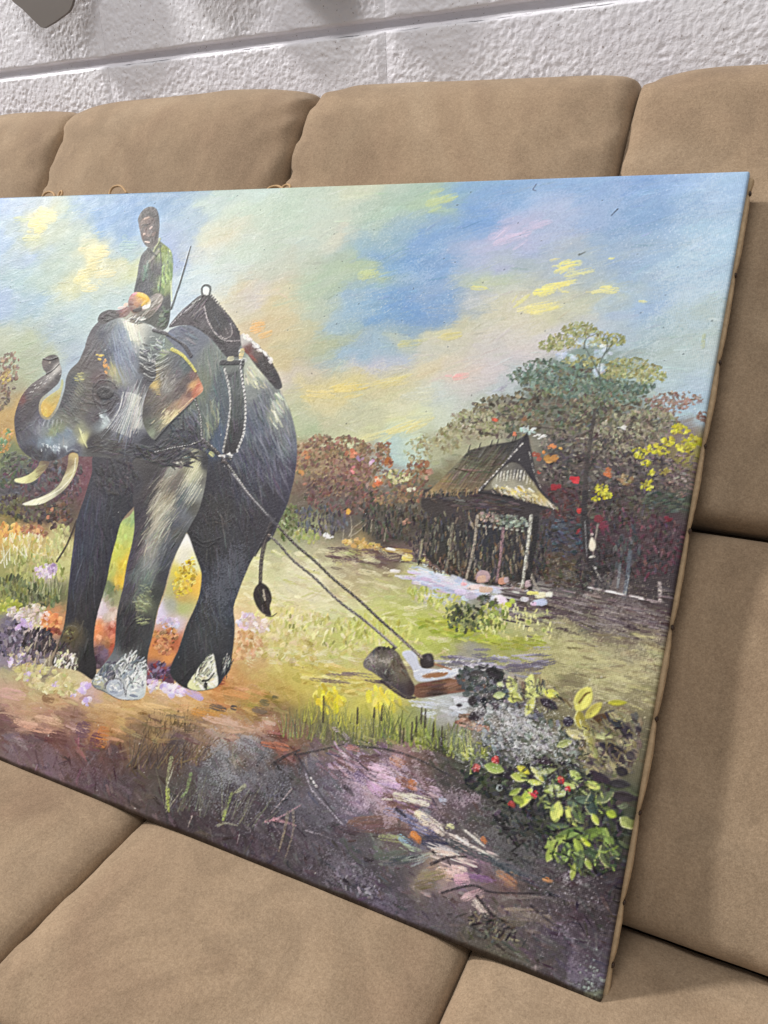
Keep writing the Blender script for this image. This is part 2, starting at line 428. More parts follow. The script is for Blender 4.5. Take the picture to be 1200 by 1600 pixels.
def clump(cx, cy, rx, ry, n, cols, L=4, w=2.5, deg=0, spread=40, alpha=0.92, jt=15, dry=0.3, rel=0.8, edge=1.0):
    q = cv([(cx, cy)])[0]; s = sc(cx, cy); th0 = ang(cx, cy, deg)
    for _ in range(n):
        r = math.sqrt(R_.random()) ** edge; a = R_.random() * 6.2832
        bx = q[0] + rx * s * r * math.cos(a); by = q[1] + ry * s * r * math.sin(a)
        f = R_.uniform(0.6, 1.35)
        dab(bx, by, max(L * s * f, 0.9), max(w * s * f, 0.8), th0 + math.radians(R_.gauss(0, spread)), jit(R_.choice(cols), jt), alpha, dry, rel)
def mask_poly(q, rough=1.2, soft=1):
    x0 = max(int(q[:, 0].min()) - 4, 0); x1 = min(int(q[:, 0].max()) + 5, GW)
    y0 = max(int(q[:, 1].min()) - 4, 0); y1 = min(int(q[:, 1].max()) + 5, GH)
    X = xx[y0:y1, x0:x1] + WX[y0:y1, x0:x1] * rough; Y = yy[y0:y1, x0:x1] + WY[y0:y1, x0:x1] * rough
    m = np.zeros(X.shape, np.float32)
    for dx, dy in ((-.25, -.25), (.25, -.25), (-.25, .25), (.25, .25)):
        ins = np.zeros(X.shape, bool); PX = X + dx; PY = Y + dy
        for (ax, ay), (bx, by) in zip(q, np.roll(q, -1, 0)):
            if ay == by: continue
            c = (PY < ay) != (PY < by)
            ins ^= c & (PX < (bx - ax) * (PY - ay) / (by - ay) + ax)
        m += ins * 0.25
    for _ in range(soft):
        p = np.pad(m, 1, mode='edge')
        m = (p[1:-1, 1:-1] * 2 + p[:-2, 1:-1] + p[2:, 1:-1] + p[1:-1, :-2] + p[1:-1, 2:]) / 6
    return m, x0, y0, x1, y1
def shape(poly, pts, strokes=(), rough=1.5, soft=1, smooth=True, warp=8, alpha=1.0, rel=0.5, eps=8, power=2.2):
    """a painted form: outline in photo pixels, colours inside from pts, then strokes clipped to it"""
    q = catmull(cv(poly), 5, True) if smooth else cv(poly)
    m, x0, y0, x1, y1 = mask_poly(q, rough, soft)
    m = m * alpha
    X0, Y0, X1, Y1 = max(x0 - 90, 0), max(y0 - 90, 0), min(x1 + 90, GW), min(y1 + 90, GH)
    allb = BUF[Y0:Y1, X0:X1].copy(); allr = RELIEF[Y0:Y1, X0:X1].copy()
    keep = BUF[y0:y1, x0:x1].copy(); kr = RELIEF[y0:y1, x0:x1].copy()
    if len(pts) == 1: BUF[y0:y1, x0:x1] = pts[0][-1]
    else: BUF[y0:y1, x0:x1] = field(pts, x0, y0, x1, y1, 4, eps, warp, power)
    RELIEF[y0:y1, x0:x1] = rel * 0.6
    for s_ in strokes: s_()
    nb_ = keep + (BUF[y0:y1, x0:x1] - keep) * m[..., None]; nr_ = kr + (RELIEF[y0:y1, x0:x1] - kr) * m
    BUF[Y0:Y1, X0:X1] = allb; RELIEF[Y0:Y1, X0:X1] = allr            # nothing spills outside the outline
    BUF[y0:y1, x0:x1] = nb_; RELIEF[y0:y1, x0:x1] = nr_
def hatch(cx, cy, rx, ry, n, deg, L, w, jt=10, spread=14, shift=0, alpha=0.7, bend=0.0):
    """short strokes that pick up the colour under them"""
    def go():
        q = cv([(cx, cy)])[0]; s = sc(cx, cy); th = ang(cx, cy, deg)
        for _ in range(n):
            r = math.sqrt(R_.random()); a = R_.random() * 6.2832
            ox = rx * r * math.cos(a); oy = ry * r * math.sin(a)
            bx = q[0] + ox * s; by = q[1] + oy * s
            if not (0 <= bx < GW and 0 <= by < GH): continue
            c = BUF[int(by), int(bx)] + shift * R_.random()
            f = R_.uniform(0.6, 1.4)
            dab(bx, by, max(L * s * f, 1), max(w * s * f, 0.75), th + math.radians(R_.gauss(0, spread)) + bend * ox * 0.02, jit(c, jt * 1.15), alpha, 0.35, 0.75)
    return go
def line(pts, w, col, w2=None, alpha=0.95, dry=0.25, rel=0.8, wob=0.0):
    q = catmull(cv(pts), 6) if len(pts) > 2 else cv(pts)
    s = sc(*pts[0]); wa = w * s / 2; wb = (w if w2 is None else w2) * s / 2
    e = max(wa, wb) + 3
    x0 = max(int(q[:, 0].min() - e), 0); x1 = min(int(q[:, 0].max() + e) + 1, GW)
    y0 = max(int(q[:, 1].min() - e), 0); y1 = min(int(q[:, 1].max() + e) + 1, GH)
    if x1 <= x0 or y1 <= y0: return
    X = xx[y0:y1, x0:x1] + WX[y0:y1, x0:x1] * wob; Y = yy[y0:y1, x0:x1] + WY[y0:y1, x0:x1] * wob
    best = np.full(X.shape, 1e9, np.float32); n = len(q) - 1
    for i in range(n):
        (ax, ay), (bx, by) = q[i], q[i + 1]; dx, dy = bx - ax, by - ay
        t = np.clip(((X - ax) * dx + (Y - ay) * dy) / (dx * dx + dy * dy + 1e-6), 0, 1)
        d = np.hypot(X - ax - t * dx, Y - ay - t * dy)
        ww = wa + (wb - wa) * (i + t) / n
        best = np.minimum(best, d - ww)
    m = np.clip(0.5 - best, 0, 1) * alpha * np.clip(1 + dry * (SPK[y0:y1, x0:x1] - 0.7) * 3, 0, 1)
    m *= min(1.0, max(wa, wb) / 0.5)
    B = BUF[y0:y1, x0:x1]; B += (np.asarray(col, np.float32) - B) * m[..., None]
    H = RELIEF[y0:y1, x0:x1]; H += (rel - H) * m
def blob(poly, col, alpha=0.95, rough=1.0, rel=0.9, dry=0.0):
    q = catmull(cv(poly), 5, True)
    m, x0, y0, x1, y1 = mask_poly(q, rough, 1); m = m * alpha
    if dry: m = m * np.clip(1 + dry * (SPK[y0:y1, x0:x1] - 0.6) * 4, 0, 1)
    B = BUF[y0:y1, x0:x1]; B += (np.asarray(col, np.float32) - B) * m[..., None]
    H = RELIEF[y0:y1, x0:x1]; H += (rel - H) * m
def bloom(cx, cy, rx, ry, col, amount=0.5, deg=0, grain=1.0):
    """dry scumbled paint that catches the tooth of the canvas"""
    q = cv([(cx, cy)])[0]; s = sc(cx, cy); th = ang(cx, cy, deg); e = int(max(rx, ry) * s * 1.3) + 2
    x0 = max(int(q[0]) - e, 0); x1 = min(int(q[0]) + e, GW); y0 = max(int(q[1]) - e, 0); y1 = min(int(q[1]) + e, GH)
    if x1 <= x0 or y1 <= y0: return
    X = xx[y0:y1, x0:x1] - q[0] + WX[y0:y1, x0:x1] * 60; Y = yy[y0:y1, x0:x1] - q[1] + WY[y0:y1, x0:x1] * 60
    u = (X * math.cos(th) + Y * math.sin(th)) / (rx * s); v = (-X * math.sin(th) + Y * math.cos(th)) / (ry * s)
    m = np.clip(1 - u * u - v * v, 0, 1)
    k = np.clip((SPK[y0:y1, x0:x1] - (1 - m * 0.9) * 0.75) * 4, 0, 1) * grain + (1 - grain) * m
    k *= amount * 0.6
    B = BUF[y0:y1, x0:x1]; B += (np.asarray(col, np.float32) - B) * k[..., None]
def leaf(x, y, L, w, deg, col, edge=None, alpha=0.95):
    a = math.radians(deg); dx, dy = math.cos(a), math.sin(a)
    P = [(x + dx * L * t - dy * w * k, y + dy * L * t + dx * w * k) for t, k in ((-1, 0), (-.5, .75), (.1, .9), (.65, .55), (1, 0), (.65, -.55), (.1, -.9), (-.5, -.75))]
    blob(P, col, alpha, 0.8)
    D(x - dy * w * .35, y + dx * w * .35, L * .7, w * .3, deg, jit([c * 1.12 for c in col], 5), .7)
    D(x + dy * w * .4, y - dx * w * .4, L * .7, w * .25, deg, jit([c * 0.82 for c in col], 5), .6)
    if edge: line([(x - dx * L, y - dy * L), (x - dx * L * .2 - dy * w * .85, y - dy * L * .2 + dx * w * .85), (x + dx * L * .6 - dy * w * .6, y + dy * L * .6 + dx * w * .6), (x + dx * L, y + dy * L)], 1.6, edge, alpha=.8)
def blades(x0, y0, x1, y1, n, h, cols, lean=8, w=2.2, up=90):
    for _ in range(n):
        t = R_.random(); x = x0 + (x1 - x0) * t + R_.gauss(0, 3); y = y0 + (y1 - y0) * t + R_.gauss(0, 4)
        hh = h * R_.uniform(.5, 1.2); a = math.radians(up + R_.gauss(0, lean))
        line([(x, y), (x + math.cos(a) * hh * .5 + R_.gauss(0, 1), y - math.sin(a) * hh * .5), (x + math.cos(a) * hh * 1.05, y - math.sin(a) * hh)], w * R_.uniform(.6, 1.2), jit(R_.choice(cols), 8), .7, .85)

def T_(txt):
    """lines of 'x y r g b' -> colour points"""
    out = []
    for ln in txt.replace(';', '\n').split('\n'):
        v = ln.split()
        if len(v) == 5: a = [float(k) for k in v]; out.append((a[0], a[1], (a[2], a[3], a[4])))
    return out
SKY = T_('''0 320 140 170 215; 60 340 226 214 142; 45 330 170 186 190; 80 365 186 196 160; 30 330 150 178 212; 100 330 178 196 168; 130 318 128 166 212; 170 340 112 158 210; 200 330 108 153 205; 200 360 118 160 208; 280 318 140 172 205; 262 320 118 158 200
0 380 150 180 215; 50 400 150 176 212; 100 385 170 190 165; 60 372 190 196 140; 90 350 180 194 165; 30 350 165 185 180; 150 388 242 226 150; 130 430 216 210 142; 165 425 214 208 148; 150 460 190 200 170; 105 420 180 196 170; 120 445 215 210 140; 205 425 200 205 140; 200 385 150 182 190; 30 440 162 194 192
75 430 170 195 175; 0 470 155 180 215; 60 470 158 190 202; 130 480 165 196 198; 180 470 175 198 190; 0 530 195 200 165; 40 545 185 195 152; 90 520 165 186 188; 120 540 172 190 195; 30 585 182 186 140; 100 575 175 192 200; 50 575 178 188 150
290 345 160 186 205; 275 400 150 170 208; 270 370 160 180 210; 310 320 205 220 195; 330 360 215 220 185; 342 370 230 216 172; 300 440 196 216 218; 285 470 190 208 215; 322 430 205 222 220; 390 330 204 220 190; 380 400 200 216 186; 360 420 205 216 200; 392 465 218 202 206; 380 470 212 206 190; 400 475 216 206 180; 378 455 226 206 140; 402 508 222 190 140; 385 500 212 204 166; 420 480 222 204 150; 425 505 224 200 140; 408 485 222 206 154; 440 460 216 206 160; 370 480 215 205 165
420 300 204 222 204; 450 330 190 211 180; 560 302 216 220 182; 500 330 196 212 186; 600 330 184 206 176; 650 320 172 199 172; 690 312 188 206 152; 720 298 130 174 226; 780 300 133 174 226; 540 365 222 216 184; 480 370 200 214 190; 580 380 150 186 205; 600 400 118 164 217; 640 400 112 162 221; 680 370 128 169 222; 750 340 118 164 226; 620 350 160 190 200
780 370 190 190 222; 765 392 180 190 224; 700 420 128 168 221; 550 420 186 202 160; 575 430 190 206 150; 500 440 180 202 166; 480 470 192 206 172; 420 430 200 206 176; 410 450 216 210 196; 430 470 232 206 140; 412 524 222 192 142; 432 530 220 200 142; 450 520 218 200 146; 480 510 204 202 150; 520 500 158 190 213; 560 480 146 184 217; 600 480 113 163 221; 650 480 108 158 221; 660 502 108 154 216; 690 470 130 168 218
700 455 150 176 216; 740 470 176 186 208; 750 450 212 216 150; 790 440 186 206 176; 780 480 212 206 172; 540 530 184 190 142; 510 540 190 190 130; 560 547 148 184 217; 600 540 148 184 212; 530 555 150 185 215; 640 530 192 196 164; 700 522 216 206 150; 680 542 206 206 192; 580 570 206 200 213; 620 560 190 201 217; 450 560 216 194 132; 440 585 216 200 180; 470 580 216 201 172
500 600 227 206 128; 550 605 227 206 118; 600 600 218 206 138; 660 580 221 206 160; 722 588 220 196 186; 700 590 214 204 180; 745 585 210 204 200; 760 590 216 206 212; 780 560 206 206 202; 700 620 194 211 213; 640 630 216 216 180; 560 640 210 210 168; 480 640 202 206 164; 480 670 186 201 150; 560 680 216 216 158; 640 660 226 221 150; 700 640 205 216 196; 520 620 222 208 150
800 300 138 178 226; 900 290 123 168 226; 1000 290 118 163 226; 1100 280 143 184 236; 1150 290 150 190 236; 850 330 150 178 224; 800 372 192 190 222; 840 352 182 188 222; 870 345 150 176 220; 830 380 160 180 218; 900 345 118 158 215; 1000 340 113 158 215; 1080 340 138 178 225; 1140 380 160 200 236; 920 395 124 162 215; 870 385 190 194 200; 900 412 190 200 190; 880 400 160 182 208; 880 448 212 210 168; 910 440 170 188 200; 860 430 176 188 200
950 452 196 204 180; 840 480 218 212 164; 820 505 210 204 172; 800 460 196 200 190; 880 472 206 206 172; 940 420 122 162 215; 1000 420 133 173 221; 1050 420 150 190 226; 1000 470 134 174 225; 960 488 148 183 221; 930 505 190 200 207; 860 520 206 200 204; 800 540 217 206 198; 790 570 207 196 204; 1050 500 166 196 210; 1080 510 176 196 192; 1100 550 186 206 212; 1050 560 186 206 206; 1030 590 186 206 206
1060 600 164 195 221; 1080 630 158 194 226; 1110 620 160 196 226; 800 600 190 206 212; 1130 450 160 196 228; 760 630 190 205 190; 650 690 200 222 204; 630 722 190 217 204; 620 702 195 221 206; 660 660 210 222 190
-120 330 150 180 215; -120 420 205 205 150; -120 520 170 190 190; -260 360 120 162 210; -260 470 180 196 180; -420 330 150 180 210; -420 450 200 205 160; -500 540 180 190 150''')
SKY = [(x, y, ((c[0] + 20, c[1] + 13, c[2] + 2) if x > 830 else (c[0] - 4, c[1] - 3, c[2] - 4)) if c[2] > c[0] + 50 else ((c[0] * .94, c[1] * .955, c[2] * 1.0) if x < 640 else c)) for x, y, c in SKY]
LAND = T_('''0 600 140 118 95; 5 655 196 160 95; 10 685 190 150 88; 10 705 112 130 90; 30 735 92 92 86; 20 770 84 80 90; 60 760 90 75 82; 100 760 108 68 80; 130 740 114 70 80; 20 800 100 100 60; 60 800 85 70 70; 100 800 90 76 66; 10 830 226 172 80; 50 830 190 142 90; 30 850 216 186 96; 80 842 196 186 122; 20 870 150 152 86; 60 880 186 182 112; 95 880 190 190 112; 20 910 140 146 72; 72 897 196 178 180; 30 930 95 101 55; 70 930 100 106 66; 92 932 105 110 70; 10 945 160 166 62; 40 960 190 176 156; 76 970 230 132 64; 50 978 205 186 172; 20 980 86 76 96; 35 975 206 201 226; 60 1000 76 66 76; 30 1020 120 110 136; 10 1030 140 126 150; 60 1040 120 106 92
20 1050 190 181 120; 60 1060 206 196 130; 100 1060 211 201 140; 130 1080 196 165 180; 40 1085 190 152 106; 10 1090 200 161 140; 90 1090 196 156 102; 150 1100 206 170 112; 200 1110 200 161 102; 30 1120 190 146 120; 70 1130 186 136 112; 10 1140 110 76 70; 60 1160 110 70 66; 100 1150 116 70 66; 135 1140 120 80 96; 165 1150 186 112 62; 170 1130 200 151 82; 200 1150 150 116 76; 30 1170 122 102 112; 80 1190 112 86 97; 130 1190 100 70 76; 180 1190 86 56 56; 150 1220 92 72 82; 200 1215 80 65 70; 230 1160 120 92 68; 250 1130 140 112 68; 270 1110 190 152 92; 230 1090 216 181 122; 260 1080 216 181 152; 300 1090 226 181 112
350 1060 190 110 62; 340 1100 205 136 66; 380 1070 206 151 86; 330 1120 190 131 62; 400 1090 180 141 62; 420 1110 122 92 58; 350 1140 190 151 126; 400 1140 196 146 120; 440 1160 170 101 76; 460 1165 150 86 80; 300 1150 130 106 96; 370 1180 112 112 117; 300 1190 92 82 86; 250 1190 86 66 60; 280 1220 80 76 70; 330 1210 92 90 96; 400 1200 96 96 106; 450 1190 60 58 62; 440 1220 80 78 86; 350 1250 70 62 70; 400 1260 80 72 80; 300 1270 65 52 58; 450 1260 72 68 78; 500 1230 100 96 110; 520 1180 120 102 126; 480 1290 72 66 76; 420 1310 75 62 71; 370 1310 70 58 66; 520 1310 84 77 88; 550 1270 106 101 122
560 1200 150 120 150; 600 1210 172 144 168; 560 1240 150 126 151; 620 1180 160 116 121; 650 1200 140 96 86; 610 1230 176 150 172; 640 1215 120 96 104; 570 1180 110 92 106; 630 1250 150 101 80; 700 1210 70 65 70; 690 1240 92 76 90; 740 1230 55 52 50; 720 1260 112 92 106; 580 1290 110 86 90; 620 1300 121 101 96; 600 1320 110 116 101; 650 1320 86 86 112; 560 1340 80 75 86; 600 1370 75 68 80; 500 1360 75 65 73; 560 1390 85 78 90; 650 1390 75 70 76; 700 1360 200 171 151; 730 1370 172 140 166; 760 1370 118 90 120; 745 1350 120 104 116; 770 1350 84 80 90; 680 1360 160 141 111; 790 1370 160 111 86; 820 1350 75 78 88; 850 1380 60 58 62; 800 1320 65 65 65; 760 1300 70 68 68; 850 1310 60 56 58
900 1390 70 60 66; 940 1380 58 48 52; 960 1420 60 50 55; 720 1400 121 101 106; 760 1420 90 78 82; 820 1420 110 98 90; 860 1440 85 72 80; 900 1450 75 62 76; 750 1450 95 88 76; 700 1440 85 78 78; 680 1470 70 60 75; 740 1480 90 85 71; 800 1490 95 92 72; 850 1480 85 70 95; 900 1490 100 88 110; 930 1510 85 80 90; 880 1530 75 68 75; 930 1550 72 74 68; 820 1510 75 65 70; 600 1410 85 75 95; 640 1430 75 65 82
480 830 150 150 112; 450 850 166 171 130; 500 870 186 181 136; 520 860 150 131 111; 560 850 190 161 91; 600 870 110 86 80; 640 880 95 70 70; 560 880 166 151 121; 480 920 230 224 188; 470 895 224 218 182; 505 940 222 218 172; 440 930 224 214 166; 420 900 206 206 151; 400 940 216 196 131; 450 960 216 206 131; 540 910 186 171 121; 600 910 190 181 126; 640 920 190 191 101; 700 900 200 206 221; 680 915 186 191 216; 740 920 190 196 216; 520 960 206 211 151; 480 990 221 211 151; 400 1000 216 191 141; 380 980 226 191 161; 390 1020 196 151 91; 430 1040 201 186 91; 450 1010 201 196 111; 540 1000 190 196 96; 580 990 201 206 121; 620 970 190 196 91; 680 960 186 191 81; 700 990 171 181 61; 650 990 181 191 81; 740 970 121 126 71; 770 940 111 111 91
800 930 200 195 200; 850 930 195 195 190; 790 970 190 190 111; 840 970 201 201 131; 780 1000 166 171 61; 830 1000 151 156 61; 880 960 105 92 96; 950 960 110 98 99; 1000 960 105 90 93; 1030 970 121 106 101; 900 940 85 72 76; 960 940 90 75 76; 900 990 121 111 96; 960 990 131 119 101; 1020 1000 131 119 101; 870 1010 191 186 121; 900 1030 191 186 121; 960 1050 186 179 121; 1000 1030 151 139 106; 850 1050 141 131 86; 900 1070 131 121 86; 970 1080 176 169 121; 1010 1080 136 126 91; 1000 1120 141 131 91; 940 1110 131 119 86; 530 1040 196 186 106; 480 1060 206 191 81; 520 1090 216 201 61; 450 1080 191 161 71; 560 1070 201 191 111; 600 1090 226 211 61; 580 1110 201 196 81; 640 1080 161 151 111; 540 1120 151 156 61; 480 1120 131 126 61; 500 1150 105 105 76; 560 1150 105 110 76; 620 1130 151 166 71; 680 1140 111 131 71
690 1100 196 201 206; 720 1105 190 196 206; 660 1060 151 131 121; 740 1050 151 149 161; 800 1030 151 146 161; 760 1090 75 75 80; 780 1120 95 95 95; 740 1130 161 131 111; 700 1170 75 80 61; 740 1170 80 85 76; 800 1150 126 129 126; 850 1160 121 121 116; 800 1190 111 113 109; 860 1120 100 95 80; 900 1130 151 141 81; 940 1160 141 131 91; 980 1150 111 101 86; 990 1200 111 106 76; 960 1200 80 72 70; 900 1190 95 98 80; 850 1200 85 90 70; 800 1240 70 75 62; 860 1250 75 82 58; 920 1250 70 80 60; 970 1260 70 75 55; 870 1300 50 58 45; 930 1310 62 75 45; 970 1330 60 62 48; 760 1200 60 62 58; 740 1200 55 58 50
470 720 161 135 100; 520 715 160 131 96; 570 735 150 112 92; 500 760 121 92 82; 560 770 111 82 79; 470 790 101 92 77; 460 820 121 126 86; 520 810 86 80 87; 580 810 76 73 69; 640 780 100 91 76; 640 830 62 55 52; 600 840 65 60 55; 690 745 131 121 86; 710 690 176 176 135; 740 665 160 150 120; 790 640 121 112 92; 850 620 96 99 83; 900 600 101 116 101; 860 585 111 136 126; 920 565 128 150 138; 960 605 90 116 106; 975 590 140 155 120; 900 660 101 91 83; 960 660 116 109 93; 1010 660 111 101 89; 1050 665 140 118 105; 1040 700 121 106 71; 1080 700 160 150 60; 900 720 86 76 73; 960 720 83 76 76; 1020 740 91 81 76; 1070 745 106 91 86; 880 770 76 52 54; 940 790 70 60 56; 1000 790 73 67 61; 1060 790 66 71 61; 880 830 62 58 67; 940 840 55 45 50; 1000 840 73 48 57; 1050 850 69 48 57; 860 880 71 58 52; 920 890 48 44 48; 990 890 55 46 52; 1040 900 58 46 52; 930 920 55 46 50; 1010 920 52 44 48; 720 850 55 52 54; 780 870 55 52 52
-120 640 120 105 85; -300 660 100 95 80; -120 740 84 84 80; -300 760 90 84 70; -120 840 195 170 95; -300 850 180 170 100; -120 940 120 120 75; -300 940 150 145 85; -120 1040 180 165 120; -300 1030 170 150 110; -120 1120 120 85 80; -500 700 95 90 75; -500 900 160 150 90; -500 1000 130 105 90''')
SKYH = [(-600, 640), (-100, 610), (0, 600), (60, 600), (130, 640), (300, 690), (470, 690), (530, 690), (600, 715), (630, 738), (665, 712), (720, 645), (790, 592), (850, 560), (985, 560), (1040, 615), (1120, 660)]
def ground():
    BUF[:] = field(SKY + LAND, 0, 0, GW, GH, 5, 18, 30, 2.0, 0.62)
    RELIEF[:] = 0.25 + 0.1 * fbm(xx / 9, yy / 9, 77, 3)
    hz = cv(SKYH)
    # broad brushwork over the whole ground
    for _ in range(5200):                                # sky: long, soft, rising to the right
        bx, by = R_.random() * GW, R_.random() * GH * 0.62
        if by > np.interp(bx, hz[:, 0], hz[:, 1]) + 10: continue
        c = BUF[int(by), int(bx)]
        dab(bx, by, R_.uniform(9, 26), R_.uniform(3, 8), math.radians(R_.gauss(-14, 16)), jit(c, 4), R_.uniform(.3, .7), .5, R_.uniform(.3, .55))
    for _ in range(420):                                 # broad pale sweeps
        bx, by = R_.random() * GW, R_.random() * GH * 0.5
        if by > np.interp(bx, hz[:, 0], hz[:, 1]) - 20: continue
        c = BUF[int(by), int(bx)]; c = c * 0.82 + np.array((204, 208, 196)) * 0.18
        dab(bx, by, R_.uniform(24, 60), R_.uniform(4, 9), math.radians(R_.gauss(-15, 8)), jit(c, 4), R_.uniform(.25, .5), .9, R_.uniform(.3, .6))
    for _ in range(4200):                                # dry bristle marks
        bx, by = R_.random() * GW, R_.random() * GH * 0.62
        if by > np.interp(bx, hz[:, 0], hz[:, 1]) + 6: continue
        c = BUF[int(by), int(bx)]
        dab(bx, by, R_.uniform(6, 20), R_.uniform(.9, 2.0), math.radians(R_.gauss(-14, 18)), jit(c, 9), R_.uniform(.3, .7), .9, R_.uniform(.4, .8))
    for _ in range(15000):
        bx, by = R_.random() * GW, R_.uniform(.28, 1) * GH
        h = np.interp(bx, hz[:, 0], hz[:, 1])
        if by < h: continue
        t = (by - h) / (GH - h); c = BUF[int(by), int(bx)]
        if bx > cv([(440, 900)])[0, 0] or t > .3:
            dab(bx, by, R_.uniform(4, 13), R_.uniform(1.6, 4), math.radians(R_.gauss(6, 24)), jit(c, 9), R_.uniform(.4, .85), .5, R_.uniform(.3, .75))
        else:
            dab(bx, by, R_.uniform(3, 8), R_.uniform(1.4, 3), math.radians(R_.gauss(60, 40)), jit(c, 10), R_.uniform(.4, .8), .5, R_.uniform(.3, .75))
ground()
# --- clouds
for x, y, L, w, d, c in ((402, 511, 13, 9, -10, (234, 180, 106)), (414, 522, 12, 6, -16, (228, 186, 116)), (66, 332, 12, 9, 20, (230, 216, 142)), (60, 345, 16, 8, -10, (236, 222, 132)), (78, 340, 14, 9, 10, (228, 216, 140)), (52, 350, 10, 6, 0, (232, 216, 128)), (64, 358, 12, 6, -20, (226, 214, 130)), (50, 372, 18, 5, 0, (196, 198, 132)), (36, 342, 16, 4, 0, (186, 198, 152)),
                         (155, 388, 18, 6, 0, (238, 224, 160)), (160, 397, 12, 5, 0, (232, 218, 154)), (150, 408, 14, 5, -15, (228, 214, 146)), (140, 425, 22, 7, -10, (222, 210, 142)), (165, 428, 18, 6, -6, (220, 208, 146)), (128, 438, 16, 7, 6, (224, 212, 130)), (140, 450, 16, 6, 0, (226, 214, 140)), (200, 384, 16, 9, 0, (152, 186, 186)),
                         (890, 413, 20, 6, -8, (248, 238, 138)), (882, 420, 17, 5, -20, (240, 232, 142)), (905, 426, 24, 5, -12, (222, 222, 160)), (868, 447, 22, 6, -8, (246, 236, 136)), (850, 456, 18, 6, -6, (246, 236, 130)), (885, 442, 18, 4, -12, (238, 230, 140)), (952, 452, 16, 5, 6, (238, 232, 150)), (938, 455, 14, 4, -10, (226, 224, 160)), (846, 480, 28, 9, -10, (240, 230, 146)), (815, 470, 16, 3, -40, (226, 222, 140)), (1004, 471, 7, 2, 5, (210, 216, 170)), (955, 404, 4, 2, 0, (230, 232, 170)),
                         (690, 312, 26, 8, -16, (192, 208, 150)), (748, 450, 14, 4, 4, (216, 218, 146)), (720, 588, 14, 5, -14, (240, 184, 176)), (705, 525, 18, 6, -8, (214, 206, 142)), (640, 536, 20, 6, -6, (196, 198, 150)), (545, 605, 34, 7, -6, (228, 206, 112)), (500, 615, 26, 7, 4, (228, 208, 130)), (605, 596, 30, 6, -12, (220, 206, 132)), (640, 664, 40, 7, -18, (230, 222, 150)), (590, 680, 34, 6, -16, (222, 216, 152)), (575, 428, 18, 8, -10, (192, 206, 148)), (800, 372, 30, 7, -18, (210, 198, 226)), (840, 352, 24, 6, -18, (202, 194, 224))):
    D(x, y, L, w, d, c, .85, .55, .7)
    for _ in range(4): D(x + R_.gauss(0, L * .5), y + R_.gauss(0, w * .7), L * .45, w * .45, d + R_.gauss(0, 14), jit(c, 5), .55, .6, .7)
for x, y, rx, ry, c, a in ((640, 410, 60, 40, (205, 222, 240), .35), (880, 330, 120, 60, (190, 208, 240), .3), (1080, 480, 90, 110, (222, 232, 240), .42), (560, 600, 110, 40, (240, 230, 190), .3), (150, 470, 120, 60, (210, 226, 226), .35), (500, 340, 130, 50, (226, 234, 214), .3), (1100, 330, 60, 60, (214, 230, 246), .35), (330, 420, 70, 70, (226, 236, 230), .3), (1075, 520, 40, 60, (150, 160, 140), .25), (800, 520, 90, 40, (230, 224, 220), .3)):
    bloom(x, y, rx, ry, c, a)
for _ in range(50): D(R_.uniform(20, 1140), R_.uniform(300, 560), R_.uniform(.6, 1.6), .6, R_.uniform(0, 180), (72, 84, 92), .55, 0)
line([(965, 327), (955, 337)], 2.2, (60, 70, 92), 1.2); line([(838, 288), (833, 296), (837, 298)], 1.4, (90, 100, 130)); line([(905, 398), (915, 394)], 4, (96, 104, 100), 2, .7, .6)
line([(1100, 524), (1098, 542)], 6, (176, 186, 140), 6, .6, .6)

# --- far bushes at the left edge and between the elephant and the hut
BR_ = [(120, 95, 80), (140, 105, 88), (96, 84, 70), (150, 120, 92)]
clump(2, 600, 24, 46, 160, BR_, 3.4, 2, 60, 50); clump(-60, 620, 60, 50, 160, BR_, 4, 2.4, 60, 50); clump(-260, 650, 170, 60, 420, BR_ + [(90, 100, 70)], 5, 3, 60, 50)
clump(8, 588, 10, 10, 30, [(170, 140, 105), (205, 180, 90)], 3, 1.8, 0, 60); clump(6, 690, 14, 18, 60, [(200, 150, 92), (120, 150, 100), (215, 165, 80)], 3, 2, 0, 60)
for k in range(46):                                     # the wood and meadow running on behind the elephant
    x = -40 - 620 * R_.random(); y = 640 + R_.gauss(0, 26)
    clump(x, y, 34, 26, 34, R_.choice([[(96, 100, 76), (76, 80, 62), (122, 120, 88)], [(120, 95, 80), (96, 80, 70), (140, 112, 92)], [(86, 84, 78), (70, 66, 64), (104, 100, 92)]]), 4.6, 2.4, 60, 50, .85)
for k in range(30):
    x = -40 - 560 * R_.random(); y = 880 + R_.gauss(0, 60)
    clump(x, y, 40, 14, 30, R_.choice([[(196, 188, 112), (170, 168, 92), (216, 204, 140)], [(120, 126, 72), (96, 104, 62), (150, 152, 84)], [(206, 184, 206), (222, 206, 222), (226, 150, 90)]]), 5, 2, 84, 30, .8)
BUSH = [(150, 120, 84), (132, 108, 78), (170, 140, 104), (120, 84, 74), (158, 106, 84), (112, 98, 70)]
for cx, cy, rx, ry, n in ((470, 715, 22, 22, 110), (500, 700, 26, 20, 130), (540, 700, 34, 18, 160), (580, 715, 28, 22, 140), (600, 700, 12, 10, 40), (520, 740, 56, 34, 260), (600, 760, 40, 30, 160), (640, 760, 34, 26, 120), (650, 735, 16, 18, 70)):
    clump(cx, cy, rx, ry, n, BUSH, 3.6, 2, 70, 55, .85, 10)
clump(530, 775, 60, 30, 260, [(112, 78, 74), (98, 74, 70), (90, 80, 66), (128, 92, 82)], 4, 2, 80, 50)
clump(545, 735, 34, 20, 90, [(140, 98, 86), (154, 112, 98), (124, 88, 80)], 4, 2, 60, 40)
